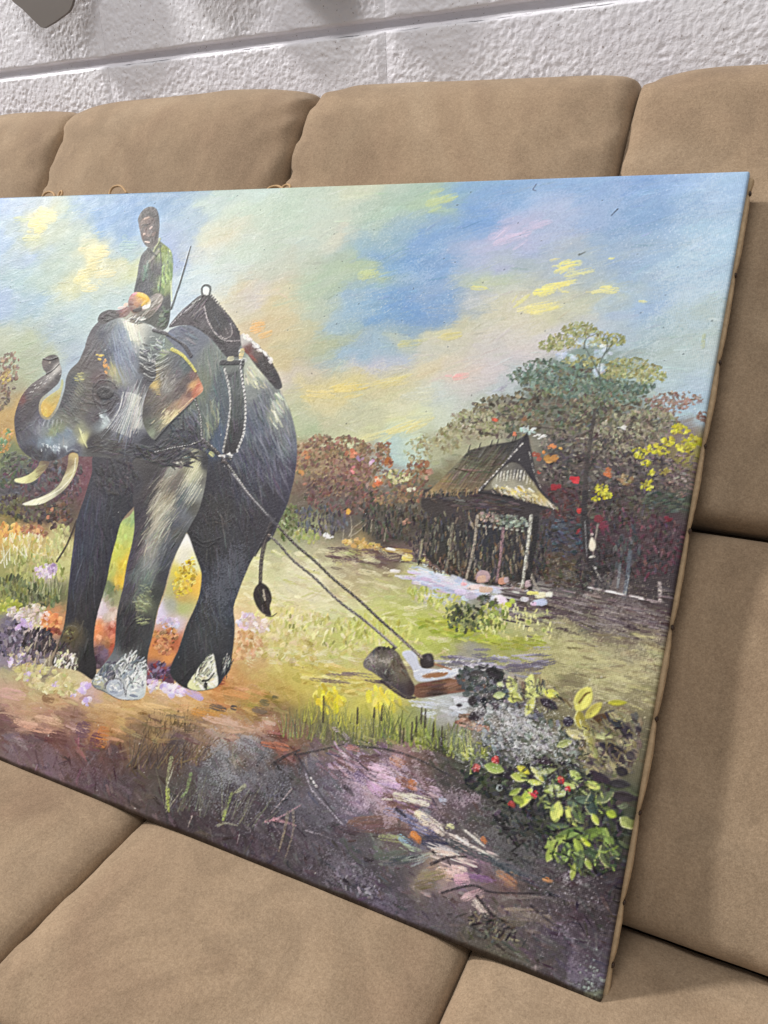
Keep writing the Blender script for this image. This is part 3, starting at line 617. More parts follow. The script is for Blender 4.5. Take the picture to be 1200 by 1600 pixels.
clump(500, 812, 46, 22, 160, [(84, 80, 92), (74, 70, 66), (96, 98, 108), (92, 84, 70)], 4, 1.6, 88, 14)
clump(450, 815, 16, 26, 100, [(110, 126, 70), (130, 140, 90), (90, 100, 60)], 3.5, 2, 80, 30)
clump(600, 815, 40, 26, 200, [(60, 58, 54), (74, 78, 60), (84, 66, 60), (52, 48, 48)], 4.5, 1.6, 88, 12)
clump(645, 815, 26, 36, 160, [(70, 58, 52), (56, 50, 48), (96, 82, 66)], 4.5, 1.8, 88, 14)
for x, y, r, c in ((478, 712, 6, (196, 128, 84)), (548, 707, 7, (212, 126, 88)), (553, 706, 4, (226, 140, 104)), (562, 716, 5, (172, 138, 170)), (578, 721, 5, (212, 170, 200)), (550, 733, 5, (212, 122, 118)), (605, 725, 8, (182, 112, 62)), (610, 722, 4, (132, 74, 50)), (592, 754, 7, (220, 112, 66)), (590, 750, 4, (240, 180, 150)), (470, 736, 5, (206, 150, 90)), (665, 728, 9, (142, 86, 58)), (672, 740, 6, (200, 150, 130)), (634, 815, 5, (160, 116, 100)), (543, 800, 5, (212, 160, 70)), (640, 766, 5, (206, 206, 170))):
    for _ in range(5): D(x + R_.gauss(0, r * .5), y + R_.gauss(0, r * .5), r * .6, r * .45, R_.uniform(0, 180), jit(c, 10), .9)
clump(620, 745, 22, 10, 50, [(182, 178, 120), (150, 152, 96), (206, 200, 150)], 3, 1.8, 40, 50)
clump(655, 700, 26, 22, 90, [(186, 184, 136), (164, 166, 120), (150, 140, 100)], 3.4, 1.8, 40, 40, .7)
for p in ([(545, 838), (552, 825), (565, 815)], [(548, 840), (549, 820), (547, 806)], [(548, 838), (560, 830), (572, 818)], [(535, 845), (537, 828)], [(579, 830), (581, 812)], [(600, 845), (603, 825)], [(655, 875), (660, 840)]):
    line(p, 2, (176, 164, 140), 1, .8)
clump(565, 850, 32, 6, 60, [(202, 164, 78), (212, 180, 110), (180, 140, 70)], 4, 2.2, -8, 30); clump(512, 838, 8, 4, 14, [(224, 220, 220)], 3, 1.6)
clump(478, 838, 22, 10, 60, [(170, 172, 96), (150, 160, 90)], 3, 2, 80, 30)
for _ in range(70): D(R_.uniform(520, 690), 868 + R_.gauss(0, 8), R_.uniform(8, 18), 2, R_.gauss(6, 6), jit((108, 82, 80), 10), .7, .6)
D(620, 860, 26, 4, 4, (170, 138, 70)); D(636, 871, 9, 6, 0, (226, 198, 84)); D(661, 874, 4, 4, 0, (206, 196, 84)); D(610, 858, 9, 2, 8, (226, 220, 224)); D(617, 892, 9, 3, 4, (236, 230, 232)); D(670, 894, 8, 2, 6, (222, 206, 200))
# --- meadow
for _ in range(420):
    x, y = R_.uniform(380, 700), R_.uniform(860, 1040)
    D(x, y, R_.uniform(6, 16), R_.uniform(1.6, 4), R_.gauss(10, 16), jit(R_.choice([(218, 212, 164), (204, 202, 140), (192, 194, 108), (230, 224, 184), (200, 184, 136)]), 7), .5, .6, .6)
clump(500, 985, 120, 26, 260, [(228, 218, 150), (208, 200, 110), (184, 184, 92), (220, 206, 160)], 5, 2.2, 100, 30, .7)
clump(600, 985, 60, 22, 130, [(212, 208, 110), (176, 180, 70), (196, 196, 100)], 5, 2, 100, 24, .7)
for _ in range(16): D(R_.uniform(440, 580), R_.uniform(960, 1010), 4, 2, R_.uniform(60, 120), (142, 142, 72), .7)
clump(680, 935, 50, 14, 120, [(190, 194, 96), (206, 206, 120), (170, 178, 76)], 5, 2.2, 100, 24, .7)
clump(720, 985, 70, 14, 160, [(168, 180, 52), (186, 192, 70), (150, 160, 50)], 8, 2, 4, 12, .7)
clump(440, 1010, 60, 26, 120, [(214, 200, 130), (192, 176, 90), (226, 206, 160)], 5, 3, 20, 40, .6)
clump(520, 1060, 70, 20, 120, [(206, 190, 84), (196, 176, 80), (216, 202, 120)], 10, 2.4, 8, 12, .7)
for x, y, L, c in ((560, 1054, 30, (128, 108, 108)), (530, 1056, 24, (140, 118, 104)), (515, 1064, 36, (132, 112, 92)), (600, 1066, 34, (96, 78, 82)), (630, 1072, 30, (88, 72, 78))): D(x, y, L, 3, 6, c, .8, .5)
clump(515, 1092, 26, 18, 60, [(236, 214, 40), (222, 196, 44), (206, 186, 60)], 6, 3, 80, 24); clump(600, 1092, 30, 16, 60, [(234, 218, 60), (216, 204, 80)], 6, 3, 80, 24)

# --- white path and flowers before the hut
for _ in range(150):
    t = R_.random(); x = 640 + 130 * t + R_.gauss(0, 12); y = 898 + 30 * t + R_.gauss(0, 7)
    D(x, y, R_.uniform(6, 16), R_.uniform(1.8, 4), R_.gauss(12, 8), jit(R_.choice([(206, 208, 226), (222, 216, 226), (176, 186, 216), (190, 206, 226), (200, 180, 206)]), 6), .8, .5)

# --- the big tree
TEAL = [(94, 116, 104), (112, 136, 122), (82, 100, 86), (130, 152, 138), (104, 112, 88)]
OLIVE = [(150, 152, 100), (166, 166, 104), (132, 138, 90), (176, 178, 122)]
DUSK = [(106, 98, 82), (88, 82, 68), (122, 114, 90), (96, 102, 80), (74, 68, 60)]
clump(885, 620, 80, 50, 560, DUSK + TEAL[:1], 4, 2.2, 70, 60); clump(790, 650, 60, 34, 300, DUSK + [(140, 130, 100)], 4, 2.2, 60, 60)
clump(960, 650, 80, 44, 460, DUSK + [(134, 128, 104), (150, 144, 116)], 4.4, 2.4, 60, 60)
clump(740, 662, 42, 24, 230, [(150, 146, 110), (168, 164, 124), (128, 118, 90), (176, 172, 140)], 3.8, 2, 50, 50, .8)
clump(700, 685, 24, 22, 100, [(176, 172, 128), (156, 152, 108), (140, 132, 96)], 3.8, 2, 50, 40, .75)
for cx, cy, rx, ry, n in ((850, 585, 46, 24, 230), (890, 600, 40, 22, 180), (930, 585, 40, 26, 190), (960, 610, 44, 20, 190), (1000, 605, 22, 10, 60), (820, 590, 26, 10, 60)): clump(cx, cy, rx, ry, n, TEAL, 4, 1.8, 60, 55, .8)
for cx, cy, rx, ry, n in ((905, 515, 26, 12, 120), (940, 530, 36, 12, 150), (885, 532, 30, 14, 130), (860, 540, 20, 9, 70), (955, 580, 22, 12, 80), (985, 575, 36, 17, 180), (1015, 585, 26, 16, 130), (910, 565, 30, 10, 80)): clump(cx, cy, rx, ry, n, OLIVE, 3.2, 1.6, 70, 55, .78)
for cx, cy, rx, ry in ((918, 535, 16, 8), (942, 552, 12, 14), (935, 578, 8, 9), (885, 557, 20, 6)): clump(cx, cy, rx, ry, 24, [(190, 206, 216), (178, 198, 206)], 4, 2.4, 0, 40, .7)
for p in ([(938, 600), (937, 570), (948, 545), (948, 525)], [(936, 585), (925, 562), (912, 540)], [(912, 545), (916, 530), (930, 522)], [(948, 550), (958, 535)]): line(p, 2.4, (84, 92, 84), 1.1, .8)
clump(1045, 630, 30, 18, 150, [(150, 122, 108), (132, 106, 96), (168, 140, 126)], 3, 1.6, 60, 60, .8); clump(1075, 622, 20, 12, 50, [(168, 140, 128), (150, 122, 112)], 3.4, 1.5, 30, 30, .8); clump(1098, 650, 9, 7, 24, [(142, 108, 96)], 3, 2)
clump(1015, 662, 44, 24, 220, [(140, 136, 112), (160, 154, 126), (118, 110, 92), (100, 92, 80)], 4, 2, 50, 60)
clump(960, 690, 50, 24, 220, [(142, 134, 112), (160, 152, 130), (112, 100, 90), (86, 76, 72)], 4, 1.8, 60, 50)
clump(900, 700, 56, 30, 260, [(104, 92, 84), (120, 112, 96), (74, 64, 66), (86, 80, 78)], 4, 2, 60, 60)
clump(910, 740, 60, 34, 260, [(72, 60, 60), (84, 72, 74), (62, 54, 56), (96, 84, 80)], 5, 2, 60, 60)
clump(1000, 740, 70, 36, 320, [(84, 74, 74), (104, 92, 88), (72, 62, 64), (120, 108, 98)], 4.4, 1.7, 20, 40)
clump(1065, 740, 26, 40, 160, [(112, 94, 88), (92, 78, 76), (130, 112, 104)], 4, 1.7, 10, 40)
clump(880, 790, 40, 30, 200, [(82, 44, 48), (66, 46, 48), (74, 58, 58), (100, 50, 52)], 4.5, 2, 50, 50)
clump(960, 790, 60, 26, 240, [(72, 60, 54), (86, 76, 64), (62, 50, 52)], 4.5, 2, 40, 50); clump(1040, 785, 36, 16, 110, [(66, 74, 64), (56, 64, 56), (80, 88, 76)], 5, 2, -10, 20)
clump(990, 850, 90, 56, 460, [(78, 46, 56), (62, 46, 52), (54, 44, 50), (92, 50, 62)], 4.6, 1.8, 80, 30); clump(980, 860, 20, 40, 90, [(64, 62, 68), (76, 74, 78)], 5, 2, 88, 14)
clump(880, 840, 40, 30, 160, [(62, 64, 78), (72, 80, 96), (58, 54, 60)], 4.6, 2, 10, 30); clump(875, 890, 36, 26, 150, [(84, 66, 52), (66, 56, 48), (74, 70, 50)], 5, 2, 30, 30); clump(930, 890, 30, 36, 160, [(46, 42, 46), (56, 48, 50)], 5, 2.2, 70, 30)
for cx, cy, rx, ry, c in ((800, 640, 20, 10, (160, 152, 124)), (850, 612, 22, 9, (150, 150, 122)), (905, 640, 26, 12, (142, 138, 116)), (875, 675, 22, 10, (150, 138, 118)), (940, 625, 24, 10, (140, 146, 120)), (960, 672, 26, 10, (172, 164, 138)), (1010, 645, 24, 10, (166, 158, 132)), (1030, 680, 20, 9, (160, 150, 124)), (930, 700, 26, 9, (140, 128, 112)), (985, 700, 22, 8, (160, 150, 130)), (765, 668, 18, 8, (186, 178, 140)), (735, 650, 18, 7, (190, 182, 146)), (830, 660, 16, 7, (140, 124, 104))):
    clump(cx, cy + ry, rx * 1.1, ry * .8, 16, [(70, 64, 56), (82, 76, 64)], 4, 1.6, 60, 50, .6); clump(cx, cy, rx * 1.2, ry * .9, 34, [tuple(v * .88 for v in c), tuple(v * .85 for v in c), (c[0] * .8, c[1] * .88, c[2] * .74)], 3.4, 1.5, 62, 34, .7)
for _ in range(90): D(R_.uniform(900, 1050), R_.uniform(690, 790), R_.uniform(3, 8), 1.1, R_.gauss(70, 30), jit((60, 52, 54), 10), .8)
YEL = [(204, 196, 38), (186, 178, 44), (222, 210, 60), (160, 152, 44)]
for cx, cy, rx, ry, n in ((1062, 672, 14, 10, 40), (1080, 688, 14, 10, 50), (1070, 700, 14, 8, 34), (1045, 690, 10, 8, 28), (1022, 700, 10, 8, 24), (1000, 708, 12, 9, 26), (1010, 722, 7, 6, 12), (1035, 705, 9, 6, 18), (940, 765, 11, 9, 34), (948, 774, 8, 6, 18), (1011, 758, 9, 9, 22), (1018, 738, 5, 5, 8), (932, 780, 6, 4, 8)): clump(cx, cy, rx, ry, n, YEL, 2.8, 2, 60, 50, .9)
clump(1040, 738, 9, 5, 16, [(150, 140, 70)], 3, 2, 0, 40); clump(978, 750, 12, 9, 30, [(134, 114, 80), (150, 128, 90)], 3, 2)
for x, y, r, c in ((863, 697, 6, (218, 138, 84)), (877, 700, 3, (200, 150, 84)), (849, 706, 3.5, (206, 132, 74)), (862, 718, 10, (188, 132, 66)), (836, 712, 7, (170, 84, 60)), (841, 738, 3, (160, 70, 60)), (899, 751, 9, (196, 44, 56)), (867, 762, 8, (150, 40, 48)), (948, 738, 8, (192, 108, 66)), (905, 797, 6, (186, 58, 54)), (773, 656, 5, (214, 92, 70)), (805, 678, 4, (216, 128, 96)), (905, 830, 4, (140, 50, 60)), (940, 812, 12, (120, 44, 58)), (820, 655, 5, (150, 110, 76)), (823, 795, 5, (150, 60, 60)), (838, 798, 4, (190, 120, 116)), (1045, 812, 6, (112, 40, 54))):
    for _ in range(4): D(x + R_.gauss(0, r * .35), y + R_.gauss(0, r * .3), r * .6, r * .5, R_.uniform(-30, 30), jit(c, 8), .92)
for _ in range(120): D(R_.uniform(840, 1060), R_.uniform(680, 760), R_.uniform(2, 4.5), .9, R_.gauss(30, 24), jit((168, 158, 140), 14), .6)
clump(826, 672, 12, 6, 26, [(196, 214, 210), (172, 192, 186)], 3, 1.8, 10, 40); clump(972, 668, 7, 3, 10, [(226, 226, 216)], 3, 1.2, 20); clump(845, 682, 9, 4, 12, [(220, 224, 216)], 3, 1, -20)
line([(820, 667), (850, 668), (880, 672)], 1.5, (70, 60, 56))
# trunk, posts and the white log edge under the tree
line([(930, 640), (922, 690), (916, 740), (914, 775)], 5, (62, 54, 54), 8, .7); line([(918, 730), (945, 700), (965, 680)], 3, (66, 58, 56), 2, .6); line([(914, 770), (913, 800), (914, 830), (917, 860), (925, 885), (942, 915)], 9, (48, 42, 46), 12); line([(930, 785), (918, 805)], 3, (112, 96, 90), 2)
line([(914, 815), (916, 850), (917, 870)], 2, (120, 118, 120)); line([(934, 820), (930, 845), (926, 870)], 3, (150, 138, 130), 2)
blob([(921, 848), (925, 840), (931, 850), (930, 858), (925, 862), (920, 856)], (224, 212, 190)); D(925, 835, 2.4, 3, 80, (214, 204, 190)); D(925, 870, 2, 5, 80, (206, 198, 184)); D(930, 888, 2, 2, 0, (190, 190, 190))
line([(927, 885), (940, 908)], 2, (112, 108, 108)); line([(969, 882), (965, 918)], 5, (104, 108, 116), 4); line([(985, 862), (980, 905), (975, 935)], 6, (88, 94, 106), 7); line([(983, 900), (977, 930)], 2, (140, 146, 156))
line([(1031, 911), (1032, 942)], 6, (176, 162, 160), 6, .9, .5)
for x0, y0, x1, y1 in ((920, 918, 965, 927), (965, 928, 1000, 934), (1000, 935, 1036, 943)):
    for _ in range(12): t = R_.random(); D(x0 + (x1 - x0) * t, y0 + (y1 - y0) * t, 6, 1.8, 11, jit((222, 206, 208), 10), .85, .5)
# furrowed bank
for _ in range(420):
    x = R_.uniform(790, 1050); y = 945 + (x - 900) * .10 + R_.gauss(6, 16)
    D(x, y, R_.uniform(8, 22), R_.uniform(1.2, 2.6), R_.gauss(12, 6), jit(R_.choice([(92, 76, 80), (112, 98, 102), (72, 58, 62), (140, 126, 126), (84, 66, 66)]), 8), .7, .6)
bloom(960, 955, 120, 26, (190, 180, 180), .35, 12); bloom(930, 1030, 110, 40, (214, 208, 150), .4, 8); bloom(980, 1060, 60, 30, (206, 198, 150), .45)
for _ in range(170):
    D(R_.uniform(850, 1030), R_.uniform(990, 1110), R_.uniform(6, 18), R_.uniform(1.6, 3.4), R_.gauss(8, 8), jit(R_.choice([(178, 170, 116), (150, 138, 100), (196, 190, 130), (128, 116, 84)]), 7), .5, .7)
for x, y in ((960, 1058), (975, 1062), (945, 1035), (890, 1020), (975, 1078)): D(x, y, 13, 4, 6, (200, 194, 136), .7, .6)

# --- hut on posts
shape([(664, 770), (745, 764), (800, 770), (872, 794), (846, 802), (838, 860), (836, 916), (812, 917), (740, 910), (700, 897), (664, 876), (668, 820)], T_('660 780 62 54 52; 720 790 66 56 56; 800 790 60 52 54; 690 840 52 50 48; 760 850 46 46 54; 820 860 50 46 48; 700 880 58 50 44; 780 890 62 56 54; 830 900 52 44 42'),
      [lambda: clump(750, 850, 90, 60, 620, [(52, 50, 52), (76, 68, 60), (104, 94, 78), (62, 64, 74), (116, 94, 72), (46, 44, 46), (130, 122, 104)], 5, 1.4, 88, 12, .85, 16), lambda: clump(740, 785, 80, 12, 120, [(74, 60, 60), (54, 50, 52), (84, 70, 66)], 8, 1.6, 4, 8)], 12, 2)
clump(662, 840, 14, 40, 120, [(50, 48, 50), (66, 60, 54), (92, 84, 70), (58, 54, 54)], 5, 1.4, 88, 12, .85)
clump(700, 888, 40, 8, 70, [(66, 56, 50), (92, 74, 62), (50, 46, 46), (120, 92, 76)], 4, 1.5, 70, 30, .85)
clump(845, 860, 12, 50, 110, [(52, 48, 52), (66, 60, 62), (76, 66, 56)], 5, 1.6, 80, 20, .85)
clump(790, 912, 44, 5, 60, [(60, 50, 48), (92, 78, 72), (150, 126, 116)], 4, 1.6, 10, 30, .8)
shape([(733, 703), (770, 694), (800, 690), (824, 680), (806, 700), (792, 720), (772, 745), (745, 768), (700, 771), (664, 773), (690, 748), (712, 725)], T_('740 705 74 70 62; 800 692 58 56 56; 720 735 106 98 78; 760 730 98 90 72; 690 765 142 118 84; 730 765 118 102 78; 670 771 166 142 96'),
      [hatch(740, 735, 70, 40, 260, 128, 12, 1.5, 12, 5), hatch(740, 735, 70, 40, 60, 5, 14, .9, 16, 5)], .8, smooth=False)
for k in range(9): x = 690 + k * 10; line([(x + 52, 700 - k * .8), (x + 8, 766)], 1.3, (70, 62, 48), 1.0, .55)
blob([(822, 678), (829, 700), (838, 745), (842, 758), (820, 740), (800, 735), (772, 745), (755, 764), (744, 767), (772, 742), (795, 714)], (52, 48, 54))
shape([(786, 730), (800, 722), (815, 728), (832, 752), (850, 775), (874, 795), (852, 791), (820, 781), (790, 773), (768, 760), (776, 742)], T_('790 735 110 106 98; 810 735 96 92 90; 780 755 160 156 136; 810 770 186 180 158; 840 780 190 168 104; 865 792 200 190 176; 830 760 150 142 110; 800 755 170 164 140'),
      [lambda: [D(777 + k * 5.2, 741 + abs(k - 5) * .9 + (k > 8) * 4, 1.2, 9, 4, jit((214, 210, 190), 12), .9) for k in range(12)], lambda: clump(805, 768, 34, 8, 60, [(232, 224, 206), (206, 196, 150), (222, 190, 96)], 5, 1.6, 30, 12)], .8)
for k in range(24): t = k / 23; D(819 - 70 * t, 690 + 76 * t, 2, 1.6, 130, (206, 200, 190), .85 if k % 3 else .3)
line([(825, 700), (832, 730), (842, 762), (873, 795)], 4, (58, 52, 56), 4); line([(827, 706), (834, 735), (845, 763)], 1.6, (216, 212, 200), 1.2, .8, .6)
for x in (732, 748, 766, 776, 800, 804): line([(x, 704 - (x - 732) * .2), (x + 3, 695 - (x - 732) * .2)], 2.4, (56, 52, 50), 1.4)
line([(819, 690), (824, 676)], 4, (44, 42, 46), 3); line([(664, 774), (745, 769), (800, 776)], 3, (44, 42, 44), 3)
clump(764, 808, 20, 8, 70, [(140, 126, 116), (176, 150, 136), (116, 112, 100)], 2.6, 1.6); clump(800, 815, 28, 9, 90, [(124, 134, 120), (150, 160, 146), (96, 104, 96)], 3, 1.8, 8, 30)
for k in range(10): D(748 + k * 8.6, 821 + k * 1.0, 2.5, 2, 0, (196, 196, 180), .7)
for p, w, c in (([(746, 806), (741, 850), (729, 903)], 4, (164, 152, 136)), ([(786, 826), (782, 870), (776, 908)], 4, (150, 116, 122)), ([(830, 806), (825, 850), (816, 916)], 4.5, (196, 196, 180)), ([(823, 880), (832, 905), (842, 924)], 4, (150, 140, 128)), ([(707, 818), (702, 860), (695, 896)], 3.4, (134, 128, 108)), ([(660, 842), (655, 874)], 3, (148, 140, 112)), ([(681, 822), (674, 866)], 2.4, (92, 90, 76)), ([(664, 812), (660, 840)], 5, (40, 38, 40)), ([(716, 822), (716, 890)], 4, (52, 50, 52)), ([(838, 810), (834, 850), (824, 910)], 7, (34, 32, 36)), ([(766, 850), (764, 890)], 5, (42, 40, 44)), ([(716, 862), (717, 890)], 2, (126, 120, 100)), ([(708, 860), (709, 880)], 1.6, (150, 146, 120))):
    line(p, w * 1.25, c, w, .95, .4)
for k in range(60): t = R_.random(); D(664 + 84 * t + R_.gauss(0, 2), 772 - 5 * t + R_.gauss(1, 2), 5, 1.1, 100 + R_.gauss(0, 16), jit((150, 124, 88) if k % 2 else (84, 74, 60), 14), .8)
for k in range(50): t = R_.random(); D(770 + 102 * t, 764 + 31 * t + R_.gauss(0, 2), 5, 1.2, 60 + R_.gauss(0, 14), jit((206, 194, 168) if k % 2 else (120, 104, 80), 14), .8)
for x, y, rx, ry, c in ((755, 901, 13, 11, (176, 146, 146)), (752, 904, 8, 7, (196, 156, 136)), (785, 908, 9, 7, (190, 142, 110)), (792, 906, 5, 6, (180, 154, 156)), (823, 913, 5, 7, (172, 152, 152)), (783, 938, 11, 9, (222, 200, 222)), (778, 934, 8, 6, (232, 214, 230)), (736, 931, 9, 7, (196, 186, 206)), (720, 925, 12, 5, (206, 196, 214)), (742, 918, 16, 5, (214, 192, 186)), (760, 921, 14, 5, (206, 176, 156)), (845, 930, 10, 6, (224, 218, 180)), (858, 929, 7, 5, (214, 212, 190)), (846, 942, 13, 6, (176, 186, 210)), (834, 943, 6, 4, (206, 176, 200)), (820, 936, 6, 4, (196, 190, 200)), (833, 927, 12, 3, (216, 206, 120)), (793, 944, 7, 5, (190, 200, 60)), (802, 940, 5, 5, (170, 184, 80)), (755, 946, 5, 4, (170, 188, 64)), (725, 912, 6, 3, (236, 180, 186))):
    for _ in range(3): D(x + R_.gauss(0, 1.4), y + R_.gauss(0, 1), rx * .8, ry * .8, R_.uniform(-12, 12), jit(c, 8), .9, .3, 1.0)
line([(721, 915), (725, 905), (729, 913)], 2, (226, 190, 196), 1.6)
clump(762, 940, 16, 9, 50, [(96, 100, 80), (120, 120, 100), (70, 72, 62)], 3.4, 2.4)
# flowering tufts under the path
clump(725, 965, 34, 22, 130, [(96, 106, 62), (74, 84, 54), (124, 130, 70), (60, 66, 48)], 4, 2.4, 80, 30); clump(770, 965, 24, 22, 110, [(150, 160, 70), (110, 120, 56), (190, 192, 96)], 4, 2.4, 80, 30)
for _ in range(54): x = R_.uniform(750, 862); D(x, R_.uniform(945, 1000) , 4, 1.6, R_.gauss(92, 16), jit((222, 216, 140), 14), .85)
for x, y in ((722, 983), (768, 962), (776, 970), (790, 950), (752, 980), (838, 995), (850, 985), (826, 972), (846, 1002)): D(x, y, 5, 4, 40, jit((190, 196, 110), 12), .85); D(x, y, 2, 2, 0, (120, 140, 60), .6)
for _ in range(50): D(R_.uniform(770, 850), R_.uniform(995, 1015), 9, 1.8, R_.gauss(4, 8), jit((160, 166, 56), 10), .7, .5)

# --- the log sledge on its chains
for _ in range(60): D(R_.uniform(690, 850), 1035 + R_.gauss(0, 9), R_.uniform(10, 24), 2.4, R_.gauss(4, 5), jit(R_.choice([(146, 142, 160), (120, 114, 128), (176, 172, 184)]), 6), .8, .5)
D(820, 1042, 34, 8, -4, (108, 98, 112), .8, .5); D(850, 1036, 20, 6, -10, (112, 104, 116), .8, .5)
for _ in range(30): D(R_.uniform(652, 740), 1104 + R_.gauss(0, 7), R_.uniform(8, 18), 2.6, R_.gauss(4, 6), jit((198, 202, 210), 8), .85, .5)
shape([(648, 1072), (680, 1062), (735, 1052), (760, 1056), (760, 1075), (720, 1082), (680, 1088), (650, 1090)], T_('660 1075 130 90 70; 700 1068 146 104 80; 740 1065 120 92 78; 680 1085 84 64 60; 740 1078 90 70 66'), [hatch(700, 1072, 60, 18, 90, -6, 14, 1.6, 10, 4)])
blob([(628, 1020), (648, 1018), (656, 1040), (668, 1045), (700, 1046), (735, 1044), (738, 1052), (700, 1060), (660, 1066), (648, 1060), (644, 1045)], (196, 200, 214)); blob([(664, 1054), (690, 1050), (700, 1052), (690, 1058), (662, 1060)], (160, 112, 76))
for _ in range(26): D(R_.uniform(650, 735), R_.uniform(1044, 1060), 6, 1.2, R_.gauss(-4, 10), jit((216, 216, 222), 8), .7, .5)
for _ in range(60): D(R_.uniform(690, 765), R_.uniform(1030, 1050), 3, 1, R_.gauss(-10, 30), (226, 224, 226), .6, .6)
line([(675, 1036), (705, 1046)], 4, (164, 116, 84), 2)
shape([(568, 1035), (577, 1022), (590, 1010), (606, 1011), (620, 1018), (630, 1035), (640, 1058), (648, 1074), (644, 1088), (630, 1086), (604, 1066), (584, 1052), (570, 1044)], T_('580 1035 128 120 110; 600 1030 140 132 120; 595 1018 92 84 74; 620 1035 100 90 74; 630 1060 112 102 86; 600 1055 78 70 70; 625 1080 74 64 66; 645 1080 72 56 54'),
      [hatch(604, 1040, 34, 34, 150, 60, 6, 1.2, 14, 30), lambda: bloom(600, 1035, 24, 18, (206, 200, 190), .5)])
for x in (592, 600, 607, 615): D(x, 1013, 3, 3, 60, (64, 58, 50), .9)
line([(596, 1064), (630, 1088), (648, 1090)], 5, (64, 52, 54), 4)
blob([(656, 1030), (662, 1022), (674, 1021), (678, 1032), (676, 1042), (660, 1044)], (62, 54, 54)); D(670, 1028, 5, 3, 60, (92, 84, 84))

# --- near grass
GRS = [(120, 136, 56), (150, 162, 60), (96, 106, 60), (176, 182, 70), (84, 90, 58)]
blades(440, 1150, 620, 1160, 150, 40, [(104, 110, 70), (130, 134, 76), (92, 92, 66), (150, 150, 70)], 10, 2)
blades(590, 1150, 760, 1190, 150, 46, GRS, 12, 2.6); blades(470, 1125, 560, 1135, 50, 34, [(190, 186, 56), (140, 140, 60)], 6, 1.6)
for x, y, h in ((505, 1128, 40), (558, 1130, 24), (584, 1120, 14), (596, 1125, 22), (658, 1130, 24), (664, 1136, 28), (677, 1150, 22), (650, 1150, 30), (643, 1155, 26), (630, 1160, 22), (690, 1165, 30)): line([(x, y), (x + 1, y - h)], 4, (64, 54, 48), 2.4, .85)
line([(736, 1210), (738, 1170)], 4, (140, 150, 70), 3); line([(700, 1180), (722, 1140)], 5, (150, 160, 84), 3)
clump(740, 1130, 26, 10, 60, [(176, 140, 116), (160, 124, 104), (120, 100, 90)], 6, 2.4, -10, 20)

# --- foreground bank: dusty violet earth with a pale slab
for _ in range(3600):
    x, y = R_.uniform(-40, 960), R_.uniform(1150, 1560)
    q = cv([(x, y)])[0]
    if not (0 <= q[0] < GW and 0 <= q[1] < GH): continue
    c = BUF[int(q[1]), int(q[0])]
    D(x, y, R_.uniform(4, 14), R_.uniform(1.2, 3.2), R_.gauss(60 if x < 480 else 32, 30), jit(c, 17), .75, .5)
blades(200, 1200, 320, 1190, 80, 60, [(110, 86, 66), (92, 72, 62), (134, 108, 74), (80, 66, 62)], 16, 2.4, 70); blades(215, 1150, 300, 1135, 40, 34, [(112, 86, 52), (96, 72, 46)], 10, 1.4, 84)
blades(250, 1260, 420, 1290, 70, 60, [(112, 110, 92), (86, 78, 80), (126, 122, 100), (70, 60, 66)], 14, 2.4, 66)
line([(288, 1115), (289, 1140)], 3, (80, 62, 44)); 
for p, w, c in (([(268, 1185), (262, 1215), (260, 1262)], 7, (156, 158, 112)), ([(262, 1235), (264, 1268)], 8, (160, 172, 72)), ([(298, 1210), (292, 1235), (284, 1245)], 7, (128, 150, 92)), ([(382, 1228), (372, 1236), (364, 1240)], 7, (170, 172, 120)), ([(362, 1240), (356, 1260), (350, 1282)], 5, (140, 156, 84)), ([(352, 1268), (348, 1282)], 6, (176, 196, 84)), ([(456, 1232), (440, 1252), (424, 1270)], 2.6, (196, 172, 172)), ([(415, 1284), (435, 1278), (470, 1258)], 3.4, (206, 146, 158)), ([(428, 1280), (445, 1284), (462, 1290)], 6, (196, 140, 150)), ([(450, 1270), (444, 1300), (436, 1330)], 6, (150, 134, 108)), ([(458, 1266), (458, 1300), (446, 1340)], 5, (146, 130, 112)), ([(340, 1290), (352, 1286), (372, 1290)], 4, (160, 160, 130)), ([(300, 1275), (294, 1292)], 3, (176, 156, 150)), ([(374, 1305), (371, 1318)], 3, (150, 140, 140)), ([(478, 1298), (500, 1304), (516, 1310)], 2.4, (176, 166, 176)), ([(272, 1195), (262, 1230), (268, 1250)], 2, (190, 188, 160)), ([(400, 1290), (412, 1270)], 3, (120, 96, 110))):
    line(p, w, c, w * .4, .85, .5)
for p, w in (([(425, 1195), (445, 1182), (468, 1172)], 6), ([(462, 1178), (480, 1206), (500, 1240), (530, 1280)], 4), ([(460, 1180), (500, 1172), (540, 1162)], 4), ([(540, 1165), (600, 1170), (650, 1185), (690, 1205), (715, 1218)], 4)): line(p, w, (44, 40, 44), w * .5, .7, .5)
line([(478, 1210), (488, 1235), (510, 1260), (535, 1288)], 3, (186, 176, 190), 2, .8, .6)
for x, y in ((486, 1216), (490, 1222), (494, 1228)): D(x, y, 3, 2, 50, (236, 222, 222))
SL = [(186, 160, 182), (170, 146, 168), (206, 180, 196), (150, 126, 150), (190, 158, 168)]
for _ in range(260):
    t = R_.random(); x = 520 + 150 * t + R_.gauss(0, 16); y = 1180 + 76 * t + R_.gauss(0, 16)
    D(x, y, R_.uniform(6, 16), R_.uniform(1.6, 4), R_.gauss(34, 14), jit(R_.choice(SL if R_.random() < .42 else [(112, 88, 112), (140, 104, 120), (92, 78, 96), (128, 92, 92)]), 8), .7, .6)
